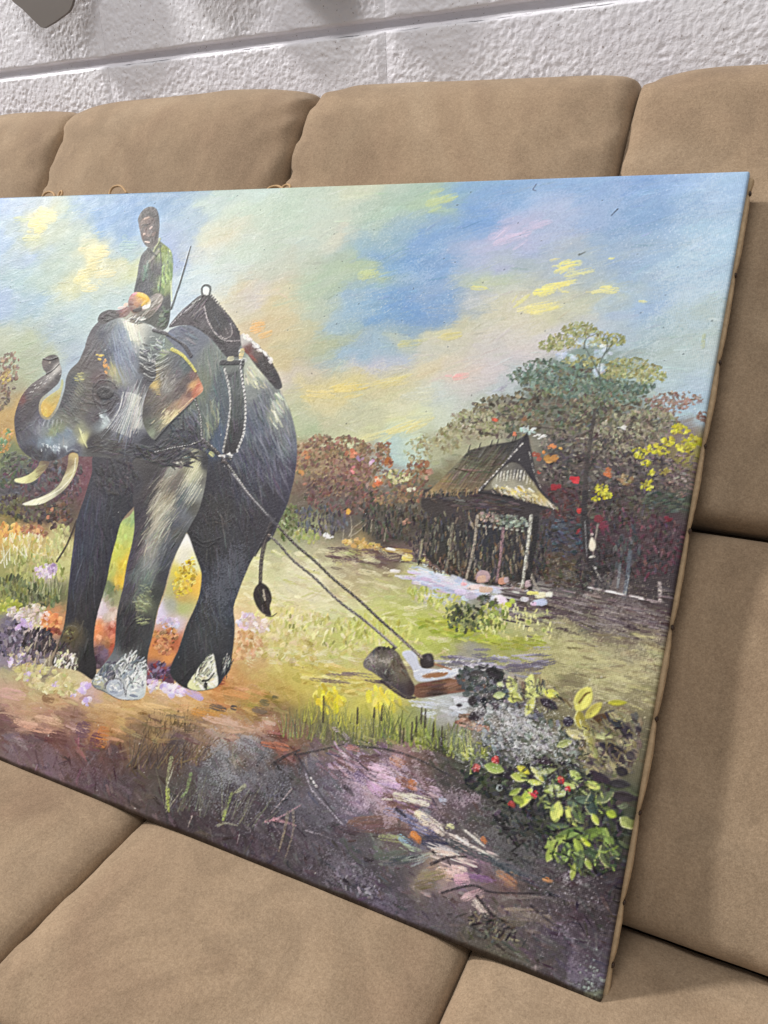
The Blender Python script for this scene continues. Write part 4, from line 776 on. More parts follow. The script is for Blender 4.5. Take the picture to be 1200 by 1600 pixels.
for x, y, L, w, d, c in ((595, 1205, 24, 9, 20, (222, 182, 206)), (610, 1222, 26, 8, 24, (216, 178, 206)), (585, 1232, 18, 7, 40, (190, 142, 186)), (565, 1215, 14, 9, 40, (120, 96, 134)), (577, 1185, 18, 5, 10, (112, 84, 84)), (552, 1170, 12, 5, 10, (176, 124, 118)), (620, 1190, 14, 7, 30, (170, 112, 84)), (644, 1226, 9, 8, 30, (186, 112, 72)), (630, 1220, 14, 6, 20, (150, 104, 92)), (606, 1226, 20, 4, 14, (180, 150, 190)), (640, 1247, 30, 8, 12, (214, 206, 186)), (650, 1252, 24, 5, 16, (232, 222, 200)), (664, 1270, 12, 8, 30, (120, 124, 130)), (692, 1252, 8, 6, 30, (166, 180, 206)), (672, 1285, 24, 9, 36, (226, 212, 184)), (660, 1278, 16, 8, 40, (236, 222, 186)), (684, 1296, 14, 6, 40, (222, 206, 190)), (640, 1280, 24, 8, 24, (112, 116, 156)), (620, 1270, 24, 7, 10, (128, 120, 150)), (660, 1296, 26, 6, 24, (104, 106, 146)), (704, 1291, 7, 4, 30, (222, 226, 160)), (580, 1290, 44, 11, 2, (116, 86, 80)), (575, 1282, 36, 7, -4, (134, 100, 92)), (550, 1300, 30, 8, 10, (92, 74, 84)), (612, 1309, 24, 6, 6, (150, 156, 104)), (634, 1312, 18, 3, 36, (140, 176, 196)), (650, 1309, 12, 7, 50, (196, 120, 64)), (648, 1306, 9, 4, 40, (212, 136, 76)), (680, 1316, 24, 10, 6, (66, 66, 92)), (645, 1326, 18, 4, 24, (160, 176, 150)), (655, 1340, 32, 5, -10, (160, 170, 160)), (610, 1335, 30, 8, -6, (96, 104, 96)), (630, 1345, 26, 9, -10, (80, 84, 90)), (700, 1332, 30, 6, 10, (222, 196, 182)), (718, 1342, 34, 6, 20, (232, 206, 196)), (690, 1325, 30, 4, 16, (196, 186, 186)), (728, 1318, 40, 4, 28, (206, 192, 184)), (760, 1336, 36, 4, 28, (212, 200, 190)), (722, 1312, 14, 3, 34, (222, 210, 206)), (742, 1310, 22, 3, 38, (206, 198, 190)), (756, 1313, 7, 5, 50, (190, 116, 70)), (730, 1328, 40, 6, 26, (76, 80, 84)), (780, 1350, 40, 6, 26, (70, 76, 84)), (820, 1370, 40, 8, 20, (66, 70, 80)),
                         (700, 1365, 22, 10, 10, (206, 176, 156)), (715, 1362, 18, 10, 10, (226, 190, 186)), (722, 1374, 14, 10, 0, (216, 166, 184)), (748, 1370, 17, 7, 10, (146, 106, 148)), (757, 1374, 14, 5, 10, (134, 96, 138)), (675, 1368, 26, 9, -10, (150, 132, 100)), (665, 1382, 20, 7, -10, (122, 106, 82)), (792, 1372, 20, 7, 34, (168, 116, 84)), (800, 1382, 14, 5, 30, (150, 110, 90)), (856, 1375, 9, 4, 10, (176, 116, 70)), (740, 1398, 20, 8, -20, (184, 150, 156)), (730, 1402, 12, 5, -24, (200, 166, 170)), (755, 1422, 22, 4, 56, (196, 176, 166)), (748, 1416, 14, 4, 50, (206, 190, 180)), (810, 1421, 26, 3, 2, (150, 130, 112)), (830, 1430, 34, 10, 8, (128, 114, 98)), (850, 1440, 26, 6, 30, (110, 96, 88)), (820, 1402, 34, 3, 2, (130, 116, 112)), (800, 1440, 26, 8, 0, (108, 98, 84))):
    D(x, y, L, w, d, c, .85, .6, .9)
    for _ in range(5): D(x + R_.gauss(0, L * .4), y + R_.gauss(0, w * .5), L * .45, w * .3, d + R_.gauss(0, 8), jit(c, 12), .6, .7, .9)
for p, w in (([(674, 1350), (700, 1340), (728, 1338)], 5), ([(690, 1395), (722, 1386), (744, 1384), (770, 1394), (850, 1396)], 4), ([(700, 1345), (704, 1352)], 3), ([(745, 1400), (770, 1430), (790, 1440)], 5), ([(830, 1415), (860, 1440), (880, 1450)], 5), ([(540, 1230), (552, 1242)], 8), ([(620, 1264), (634, 1276)], 6), ([(572, 1343), (582, 1345)], 7), ([(676, 1330), (680, 1334)], 5), ([(478, 1340), (483, 1338)], 7), ([(500, 1335), (502, 1337)], 5), ([(503, 1293), (506, 1294)], 5)): line(p, w, (48, 40, 46), w * .6, .85, .4)
clump(770, 1448, 44, 16, 110, [(70, 62, 60), (100, 90, 78), (120, 112, 96), (58, 52, 54)], 7, 1.6, -10, 40)
clump(560, 1375, 40, 24, 70, [(150, 146, 158), (112, 104, 118), (70, 62, 72)], 5, 1.8, 40, 50, .6)
for x, y, rx, ry, c, a, d in ((350, 1190, 60, 36, (178, 182, 192), .6, 20), (400, 1210, 70, 40, (150, 152, 164), .5, 20), (330, 1230, 60, 40, (140, 146, 146), .4, 0), (480, 1250, 60, 50, (140, 140, 158), .45, 30), (540, 1210, 40, 40, (206, 186, 210), .5, 40), (600, 1220, 60, 34, (236, 214, 230), .5, 30), (690, 1240, 50, 36, (206, 186, 200), .5, 50), (720, 1260, 30, 30, (190, 166, 182), .5, 30), (540, 1370, 60, 34, (160, 152, 170), .5, 20), (470, 1330, 60, 40, (120, 110, 124), .45, 20), (800, 1310, 90, 50, (140, 140, 146), .45, 20), (760, 1290, 50, 50, (130, 130, 132), .4, 20), (900, 1380, 70, 40, (150, 138, 140), .4, 20), (900, 1490, 70, 34, (166, 150, 180), .5, 20), (850, 1450, 60, 30, (140, 124, 136), .4, 20), (660, 1420, 80, 40, (126, 112, 134), .45, 20), (760, 1490, 70, 26, (150, 146, 116), .4, 20), (90, 1190, 70, 30, (150, 126, 140), .45, 20), (180, 1215, 50, 24, (120, 110, 122), .4, 20), (930, 1530, 40, 30, (130, 136, 140), .45, 0), (400, 1290, 70, 34, (116, 104, 114), .4, 20), (600, 1400, 70, 30, (140, 126, 150), .45, 20), (380, 1140, 50, 14, (220, 190, 180), .4, 6)):
    bloom(x, y, rx, ry, c, a, d)
# orange and rose path at the elephant's feet
for _ in range(420):
    x, y = R_.uniform(-20, 440), R_.uniform(1075, 1160)
    q = cv([(x, y)])[0]
    if q[0] < 0 or q[1] >= GH - 2: continue
    c = BUF[int(q[1]), int(q[0])]
    D(x, y, R_.uniform(8, 18), R_.uniform(1.6, 4), R_.gauss(14, 12), jit(c, 11), .75, .6)
for x, y, L, w, c in ((40, 1130, 24, 5, (214, 166, 140)), (75, 1125, 26, 5, (216, 172, 140)), (60, 1140, 30, 4, (206, 152, 126)), (20, 1085, 26, 8, (206, 160, 146)), (75, 1092, 12, 6, (150, 110, 74)), (130, 1140, 14, 12, (120, 82, 96)), (90, 1155, 18, 12, (112, 68, 62)), (160, 1152, 12, 16, (196, 118, 58)), (150, 1160, 12, 14, (116, 66, 76)), (340, 1106, 16, 5, (112, 92, 76)), (365, 1106, 6, 4, (84, 74, 70)), (413, 1098, 9, 5, (120, 108, 70)), (405, 1110, 14, 5, (128, 106, 84)), (430, 1090, 6, 3, (110, 100, 60)), (320, 1115, 26, 7, (206, 140, 60)), (370, 1085, 24, 6, (212, 146, 80)), (350, 1128, 40, 5, (206, 166, 140)), (430, 1165, 26, 6, (186, 112, 84)), (340, 1062, 14, 9, (150, 70, 54)), (240, 1105, 40, 5, (222, 182, 120)), (180, 1108, 40, 4, (206, 166, 110))): D(x, y, L, w, 12, c, .85, .55, .8)

# --- undergrowth left of the elephant
clump(60, 745, 70, 30, 240, [(92, 80, 84), (84, 84, 92), (106, 72, 80), (76, 70, 74)], 5, 2, 60, 40); clump(108, 755, 24, 30, 130, [(104, 74, 82), (90, 68, 76), (118, 86, 90), (84, 78, 84)], 4, 1.6, 70, 30); clump(10, 735, 26, 26, 90, [(84, 96, 74), (100, 108, 84), (74, 80, 72)], 4, 2)
clump(40, 795, 60, 16, 180, [(92, 90, 62), (80, 66, 66), (70, 60, 62), (110, 106, 66)], 4, 2, 60, 40); clump(90, 805, 26, 18, 100, [(84, 62, 56), (112, 78, 60), (70, 58, 58)], 3.4, 2)
for x, y, c in ((80, 796, (196, 130, 100)), (74, 808, (186, 120, 92)), (96, 800, (90, 60, 40)), (100, 812, (150, 96, 66))): D(x, y, 3, 3, 0, c)
clump(16, 830, 26, 10, 70, [(232, 176, 78), (222, 160, 70), (206, 140, 80)], 4, 2.4, 80, 40); clump(52, 830, 24, 9, 60, [(184, 122, 88), (206, 160, 100), (150, 104, 80)], 3.4, 2)
clump(45, 852, 50, 16, 180, [(222, 206, 140), (206, 190, 110), (232, 222, 180), (190, 176, 84)], 4.6, 2, 84, 26); clump(90, 850, 20, 26, 90, [(200, 196, 130), (180, 180, 112)], 4, 2, 84, 20)
blades(0, 880, 60, 880, 40, 26, [(226, 222, 196), (190, 190, 110), (150, 156, 80)], 12, 2.6); clump(55, 890, 56, 18, 150, [(166, 166, 90), (190, 188, 112), (146, 150, 80)], 4.4, 2, 84, 20)
clump(70, 892, 18, 9, 60, [(206, 184, 206), (222, 206, 222), (190, 166, 190)], 3, 2); clump(82, 888, 8, 6, 24, [(180, 156, 190)], 3, 2)
clump(40, 925, 60, 18, 220, [(96, 104, 62), (110, 120, 76), (76, 84, 52), (134, 138, 70)], 4.6, 2, 84, 24); blades(50, 925, 100, 930, 40, 26, [(140, 150, 96), (96, 106, 66), (176, 178, 130)], 8, 2)
clump(15, 946, 26, 9, 60, [(166, 172, 56), (184, 186, 84), (140, 150, 50)], 4, 2.4); clump(52, 962, 30, 16, 130, [(212, 190, 180), (190, 172, 150), (222, 206, 206), (176, 170, 110)], 3.4, 2.2); clump(22, 958, 14, 8, 30, [(226, 214, 220), (196, 184, 170)], 3, 2)
clump(80, 972, 18, 12, 60, [(226, 134, 70), (206, 118, 66), (226, 150, 90)], 4.4, 3.2); clump(70, 962, 8, 5, 16, [(226, 176, 150), (240, 226, 222)], 2.6, 2); clump(84, 986, 12, 4, 18, [(140, 60, 44)], 4, 2)
clump(20, 1000, 34, 24, 160, [(96, 86, 108), (120, 108, 130), (78, 68, 82), (140, 128, 148)], 4.6, 2.4, 60, 40); clump(60, 1005, 30, 20, 140, [(66, 56, 64), (84, 70, 76), (54, 48, 52)], 5, 2.2, 110, 24)
for x, y, r in ((38, 972, 8), (46, 978, 6), (30, 980, 6), (26, 1030, 10), (34, 1024, 7), (18, 1034, 7), (62, 1046, 7), (45, 1050, 7), (40, 1058, 6), (86, 1070, 8), (132, 1072, 10), (130, 1080, 8), (136, 1096, 9), (114, 1085, 5), (116, 1078, 4)): clump(x, y, r, r * .6, 7, [(206, 184, 224), (222, 206, 232), (190, 164, 210)], r * .5, r * .36, 0, 50, .92, 8)
clump(40, 1030, 40, 14, 100, [(150, 134, 150), (112, 98, 112), (190, 176, 140)], 4, 2.2, 70, 40); clump(70, 1062, 60, 16, 160, [(208, 198, 134), (216, 204, 150), (190, 176, 112)], 5, 2.6, 10, 30, .8)
for _ in range(16): D(R_.uniform(40, 90), R_.uniform(1000, 1050), 8, 1.4, 110 + R_.gauss(0, 10), jit((190, 178, 150), 14), .7)
line([(119, 812), (104, 850), (88, 877)], 3.4, (58, 46, 44), 3.6)

# --- the elephant: far front leg, hind quarters, near front leg
DK = (50, 48, 58)
# light gap behind the legs first
shape([(212, 794), (200, 806), (186, 818), (178, 850), (168, 892), (158, 936), (148, 968), (142, 1000), (140, 1040), (170, 1040), (180, 1012), (184, 960), (194, 915), (204, 860), (211, 820)], T_('205 805 150 176 112; 195 830 176 192 96; 185 865 192 196 72; 192 880 222 190 50; 175 890 180 184 84; 188 905 222 180 44; 170 920 110 124 84; 180 930 150 150 104; 158 955 206 190 200; 172 965 206 186 170; 152 985 230 136 80; 174 985 190 92 70; 165 1005 196 130 76; 160 1018 110 90 120; 150 1035 70 52 66; 172 1012 190 90 60'),
      [hatch(185, 870, 30, 70, 170, 92, 5, 2, 12, 30), hatch(160, 1000, 24, 50, 120, 60, 4, 2.4, 16, 50)])
shape([(291, 833), (280, 850), (268, 885), (258, 922), (246, 957), (238, 992), (230, 1022), (226, 1070), (270, 1072), (268, 1045), (278, 1020), (288, 985), (302, 955), (312, 930), (315, 900), (310, 870), (302, 850)], T_('291 845 230 226 214; 285 870 222 218 196; 300 880 214 214 160; 280 890 206 190 70; 290 900 226 196 40; 300 910 232 180 60; 270 920 176 172 110; 285 930 196 164 80; 268 945 166 168 150; 285 950 176 182 110; 250 960 206 196 220; 275 975 206 190 200; 260 985 196 150 130; 250 1000 206 120 60; 275 1000 190 100 60; 245 1020 206 130 64; 262 1030 220 140 70; 240 1045 120 86 110; 255 1055 110 76 110; 265 1052 96 60 80'),
      [lambda: clump(288, 902, 18, 30, 110, [(226, 196, 36), (206, 170, 40), (232, 206, 80), (180, 150, 60)], 3.4, 2, 20, 50), lambda: clump(262, 972, 20, 10, 50, [(216, 204, 226), (196, 180, 204)], 3, 2.2), lambda: clump(258, 1000, 22, 20, 90, [(200, 128, 76), (172, 96, 62), (212, 150, 92), (150, 104, 66)], 4, 2.2), lambda: clump(250, 1050, 22, 14, 70, [(92, 66, 88), (120, 96, 130), (150, 60, 60), (70, 50, 66)], 4, 2)])
clump(250, 1075, 30, 9, 50, [(216, 200, 222), (226, 196, 160), (196, 176, 210)], 4.4, 3); clump(270, 1078, 22, 8, 40, [(200, 178, 222), (222, 210, 226)], 5, 3); D(302, 1084, 20, 6, 30, (190, 168, 214), .9)
clump(385, 970, 16, 10, 50, [(214, 204, 232), (226, 200, 206), (206, 186, 196)], 4, 3); clump(400, 975, 24, 10, 60, [(224, 206, 200), (216, 190, 170)], 4, 2.4); clump(385, 1010, 24, 22, 90, [(214, 160, 110), (196, 146, 90), (222, 186, 140)], 5, 2.6, 70, 40, .7)
shape([(150, 706), (142, 740), (131, 776), (119, 812), (114, 845), (110, 880), (107, 912), (104, 942), (99, 979), (92, 1000), (86, 1020), (80, 1036), (88, 1043), (112, 1046), (125, 1050), (146, 1062), (150, 1040), (146, 1018), (146, 992), (150, 966), (158, 936), (166, 908), (172, 876), (181, 841), (190, 812), (215, 780), (222, 740), (222, 706)], T_('165 730 60 58 66; 205 740 58 56 64; 150 760 60 58 68; 140 790 54 54 68; 180 790 46 46 54; 130 850 52 54 70; 165 850 48 48 58; 120 900 54 54 66; 150 920 46 45 52; 112 960 52 50 56; 140 970 46 44 48; 110 990 88 78 56; 135 1030 42 40 42; 100 1030 80 70 64; 96 1036 110 96 80'),
      [hatch(145, 880, 50, 160, 420, 92, 8, 1.3, 8, 16), hatch(135, 860, 30, 110, 150, 94, 14, 1.0, 8, 8, 24, .6), lambda: clump(95, 1015, 14, 24, 60, [(66, 56, 60), (50, 46, 48), (90, 78, 70)], 6, 1.6, 110, 20), lambda: clump(102, 1034, 22, 13, 110, [(222, 216, 176), (206, 206, 150), (226, 206, 206), (240, 232, 204), (120, 108, 92)], 4, 1.8, 120, 40), lambda: clump(106, 1036, 9, 8, 26, [(226, 200, 206), (240, 232, 214), (90, 80, 70)], 4, 1.6, 120, 50), lambda: blob([(100, 986), (106, 978), (118, 980), (122, 990), (116, 1000), (104, 1004), (97, 998)], (96, 84, 56), .9), lambda: clump(108, 991, 8, 7, 20, [(126, 112, 70), (80, 70, 50)], 3, 1.6), lambda: line([(147, 900), (146, 925), (148, 950)], 2, (80, 80, 90), 1.4, .6)], .8)
# hind quarters and barrel
BODY = [(262, 520), (290, 508), (330, 505), (376, 530), (404, 560), (424, 590), (440, 614), (454, 645), (462, 680), (463, 715), (458, 752), (448, 788), (437, 812), (424, 840), (410, 852), (394, 873), (382, 899), (371, 927), (364, 950), (366, 976), (365, 1001), (362, 1025), (359, 1046), (350, 1058), (340, 1072), (318, 1079), (296, 1077), (280, 1070), (267, 1056), (267, 1040), (277, 1018), (284, 998), (291, 977), (301, 956), (310, 931), (314, 903), (312, 888), (303, 864), (292, 834), (280, 820), (230, 790), (215, 700), (230, 580)]
shape(BODY, T_('340 560 110 120 115; 318 600 112 116 98; 325 650 96 106 100; 300 530 98 104 120; 310 690 45 45 56; 345 690 62 78 100; 340 640 70 80 90; 345 600 80 92 100; 400 585 190 194 170; 396 610 130 136 134; 410 630 96 102 112; 400 660 84 92 110; 428 640 150 155 140; 445 690 108 114 122; 452 665 122 126 130; 420 700 72 76 92; 400 720 64 66 82; 440 740 74 72 90; 455 740 62 58 76; 420 780 52 50 62; 380 760 48 48 60; 340 740 45 44 53; 340 800 52 50 52; 400 810 54 51 58; 360 850 55 55 61; 340 900 58 60 69; 350 950 57 62 72; 325 1000 60 62 66; 345 1030 54 55 60; 290 1040 50 50 54; 300 800 47 46 50; 320 860 49 49 52; 310 950 56 56 60; 260 740 50 48 54'),
      [hatch(420, 690, 44, 110, 520, 70, 12, .8, 13, 8, 6, .65), hatch(420, 660, 44, 80, 120, 66, 12, .75, 8, 9, 34, .6), hatch(320, 620, 34, 90, 260, 80, 12, .8, 12, 9, 6, .65), hatch(340, 880, 60, 170, 600, 80, 8, .9, 7, 20, 4, .6), hatch(350, 760, 80, 60, 220, 74, 8, .9, 8, 20, 4, .6),
       lambda: clump(402, 590, 24, 18, 44, [(214, 212, 176), (190, 190, 160), (170, 176, 160)], 8, 1.4, 60, 10, .8), lambda: clump(436, 640, 12, 26, 40, [(206, 208, 176), (170, 176, 160), (190, 196, 180)], 9, 1.2, 62, 8, .8), lambda: clump(330, 660, 10, 40, 40, [(150, 156, 120), (120, 132, 120)], 10, 1.4, 84, 8, .6),
       lambda: [line(p, 3, (34, 33, 38), 2, .7) for p in ([(303, 838), (318, 848), (345, 840)], [(300, 845), (320, 855), (338, 846)], [(325, 850), (327, 880), (320, 898)], [(335, 812), (350, 816), (366, 808)], [(330, 850), (340, 848), (342, 862)])], lambda: line([(336, 815), (350, 818), (362, 812)], 2, (96, 90, 84), 1, .7),
       hatch(345, 900, 34, 120, 170, 82, 14, 1.0, 8, 10, 26, .6), hatch(405, 740, 50, 60, 160, 72, 13, .9, 9, 10, 34, .6), hatch(330, 690, 34, 60, 90, 80, 12, .9, 9, 10, 30, .6), lambda: bloom(350, 900, 34, 70, (112, 116, 130), .7, 80), lambda: bloom(345, 960, 20, 50, (96, 104, 120), .45, 85), lambda: bloom(430, 720, 36, 70, (126, 130, 150), .4, 75)], .8)
# hind foot
shape([(292, 1072), (296, 1062), (304, 1050), (312, 1038), (322, 1027), (331, 1021), (335, 1032), (338, 1048), (341, 1062), (339, 1072), (328, 1077), (304, 1078)], T_('310 1045 190 194 160; 325 1035 206 210 190; 330 1060 226 226 204; 305 1068 214 214 160; 320 1070 206 206 170'), [lambda: clump(312, 1042, 22, 20, 60, [(64, 64, 62), (92, 94, 88), (120, 122, 108)], 8, 1.4, 128, 16), lambda: clump(322, 1046, 18, 22, 60, [(214, 216, 180), (232, 232, 208), (160, 162, 140)], 7, 1.3, 128, 18), lambda: clump(318, 1066, 20, 9, 50, [(226, 226, 190), (206, 206, 160), (240, 238, 214), (130, 130, 110)], 5, 2, 20, 40)], 3)
for p in ([(284, 1062), (294, 1050), (298, 1046)], [(316, 1064), (326, 1062), (334, 1052)], [(322, 1076), (321, 1066)]): line(p, 3, (44, 44, 46), 2)
D(321, 1071, 4, 4, 0, (40, 38, 40))
clump(353, 1040, 8, 14, 30, [(44, 44, 48), (80, 82, 84), (150, 150, 140)], 8, 1, 110, 10)
# tail
line([(424, 818), (414, 845), (408, 875), (406, 912)], 8, (66, 58, 60), 6); line([(420, 826), (412, 850), (405, 880)], 2, (112, 104, 98), 1.4, .7); line([(430, 812), (414, 838), (398, 868)], 4, (44, 42, 48), 3)
shape([(405, 911), (412, 912), (420, 920), (424, 934), (421, 948), (423, 962), (410, 958), (400, 946), (395, 930), (398, 918)], T_('405 925 58 48 46; 415 935 70 60 56; 402 945 52 44 42'), [hatch(409, 936, 14, 24, 50, 75, 10, 1.1, 18, 10)], .6)
line([(411, 922), (414, 938), (410, 930)], 3, (196, 186, 160), 1.4, .8); line([(415, 962), (424, 963), (432, 958)], 2.4, (84, 70, 60), 1)
# near front leg
LEG = [(206, 720), (208, 790), (209, 823), (205, 851), (197, 884), (191, 919), (183, 953), (180, 986), (177, 1014), (166, 1032), (152, 1050), (143, 1064), (148, 1074), (160, 1080), (172, 1086), (188, 1092), (205, 1094), (219, 1092), (227, 1082), (229, 1042), (231, 1020), (238, 992), (245, 957), (256, 922), (266, 885), (278, 857), (294, 825), (312, 790), (322, 740), (318, 705), (260, 700)]
shape(LEG, T_('240 740 64 58 60; 232 770 66 60 62; 215 800 56 52 60; 225 820 66 60 66; 215 850 74 66 72; 205 880 78 70 76; 265 735 150 148 136; 272 725 180 178 168; 260 755 140 132 116; 262 775 150 140 116; 270 760 112 104 98; 280 745 110 104 96; 290 735 140 136 112; 300 730 206 204 160; 296 745 190 190 150; 305 745 176 178 150; 312 750 100 98 94; 300 765 150 156 146; 290 770 104 110 112; 285 785 96 102 106; 300 780 150 154 150; 290 800 104 108 116; 258 795 172 166 142; 250 800 166 160 134; 245 815 174 168 146; 255 815 150 148 132; 262 810 120 124 120; 240 835 152 148 134; 250 835 130 130 120; 262 835 96 100 106; 275 820 84 88 100; 232 850 146 142 134; 240 860 146 144 136; 250 860 104 108 112; 228 880 128 132 128; 240 880 118 124 122; 255 875 72 76 84; 262 855 74 76 86; 215 895 104 112 110; 225 900 110 122 116; 210 760 60 58 66; 252 900 62 62 68; 200 920 76 72 78; 220 915 98 108 102; 225 942 128 134 98; 240 930 62 65 62; 200 960 52 50 54; 214 975 58 58 60; 200 1000 48 47 50; 220 1020 60 60 62; 200 1050 160 165 165; 215 1070 206 211 206; 186 1075 192 197 202; 160 1062 152 154 142; 170 1045 112 114 122; 205 1030 120 122 120; 262 720 46 46 52; 300 790 84 82 74; 240 740 52 50 54; 320 720 44 44 50; 275 830 84 84 80'),
      [hatch(255, 800, 46, 100, 420, 122, 9, .75, 14, 8, 8, .6), hatch(220, 890, 30, 80, 240, 112, 7, .8, 11, 18, 6, .6), hatch(210, 990, 34, 50, 160, 100, 6, 1.0, 8, 24, 4, .6),
       lambda: clump(246, 815, 26, 44, 70, [(176, 172, 150), (140, 138, 124), (190, 188, 166)], 8, .9, 122, 8, .5), lambda: [line([(x, y), (x - 7, y + 12), (x - 16, y + 26)], .9, jit((220, 218, 190), 10), .5, .7) for x, y in [(R_.uniform(292, 316), R_.uniform(722, 770)) for _ in range(36)]], lambda: [line([(x, y), (x - 9, y + 9), (x - 18, y + 20)], .9, jit((206, 200, 176), 12), .5, .6) for x, y in [(R_.uniform(244, 280), R_.uniform(735, 815)) for _ in range(46)]],
       lambda: clump(224, 934, 15, 20, 60, [(160, 170, 120), (130, 140, 114), (176, 184, 132), (96, 104, 96)], 5, .75, 24, 20, .5), lambda: clump(222, 968, 13, 7, 26, [(176, 184, 116), (140, 150, 104), (110, 118, 96)], 5, .75, -8, 12, .55),
       lambda: clump(205, 1040, 24, 18, 90, [(190, 196, 196), (226, 230, 226), (120, 126, 132), (84, 88, 96)], 6, 1.3, 130, 24), lambda: clump(212, 1058, 20, 16, 60, [(236, 240, 234), (206, 212, 210), (150, 156, 166)], 5, 1.6, 120, 34), lambda: clump(170, 1052, 18, 16, 50, [(110, 114, 130), (150, 154, 160), (84, 86, 100)], 5, 1.8, 120, 34)], .7)
for poly, c in (([(166, 1074), (172, 1064), (184, 1062), (192, 1070), (193, 1082), (184, 1088), (172, 1084)], (176, 184, 194)), ([(198, 1082), (202, 1072), (212, 1068), (222, 1074), (224, 1084), (216, 1091), (202, 1091)], (196, 204, 204)), ([(145, 1066), (150, 1058), (158, 1056), (163, 1066), (160, 1076), (150, 1074)], (176, 176, 150))):
    blob(poly, c); x = sum(p[0] for p in poly) / len(poly); y = sum(p[1] for p in poly) / len(poly)
    for _ in range(16): D(x + R_.gauss(0, 5), y + R_.gauss(-2, 4), 4, 1.2, R_.uniform(-40, 70), jit(R_.choice([(236, 240, 232), (214, 218, 214), (150, 156, 170), (190, 196, 196)]), 10), .8)
    D(x - 2, y + 7, 8, 2, 10, (120, 128, 150), .7)
for p in ([(164, 1076), (168, 1064), (180, 1060), (192, 1066), (195, 1086)], [(196, 1088), (200, 1070), (212, 1066), (222, 1072)], [(144, 1066), (150, 1056), (160, 1055)], [(143, 1068), (150, 1076), (162, 1080), (188, 1093), (218, 1093)]): line(p, 1.4, (58, 58, 64), 1.0, .7, .5)
for _ in range(28): x, y = R_.gauss(198, 14), R_.gauss(1046, 13); line([(x, y), (x + 4, y + 5), (x + 5, y + 11)], 1.6, jit(R_.choice([(226, 230, 228), (196, 202, 204), (240, 242, 236), (104, 108, 116)]), 8), .9, .75)

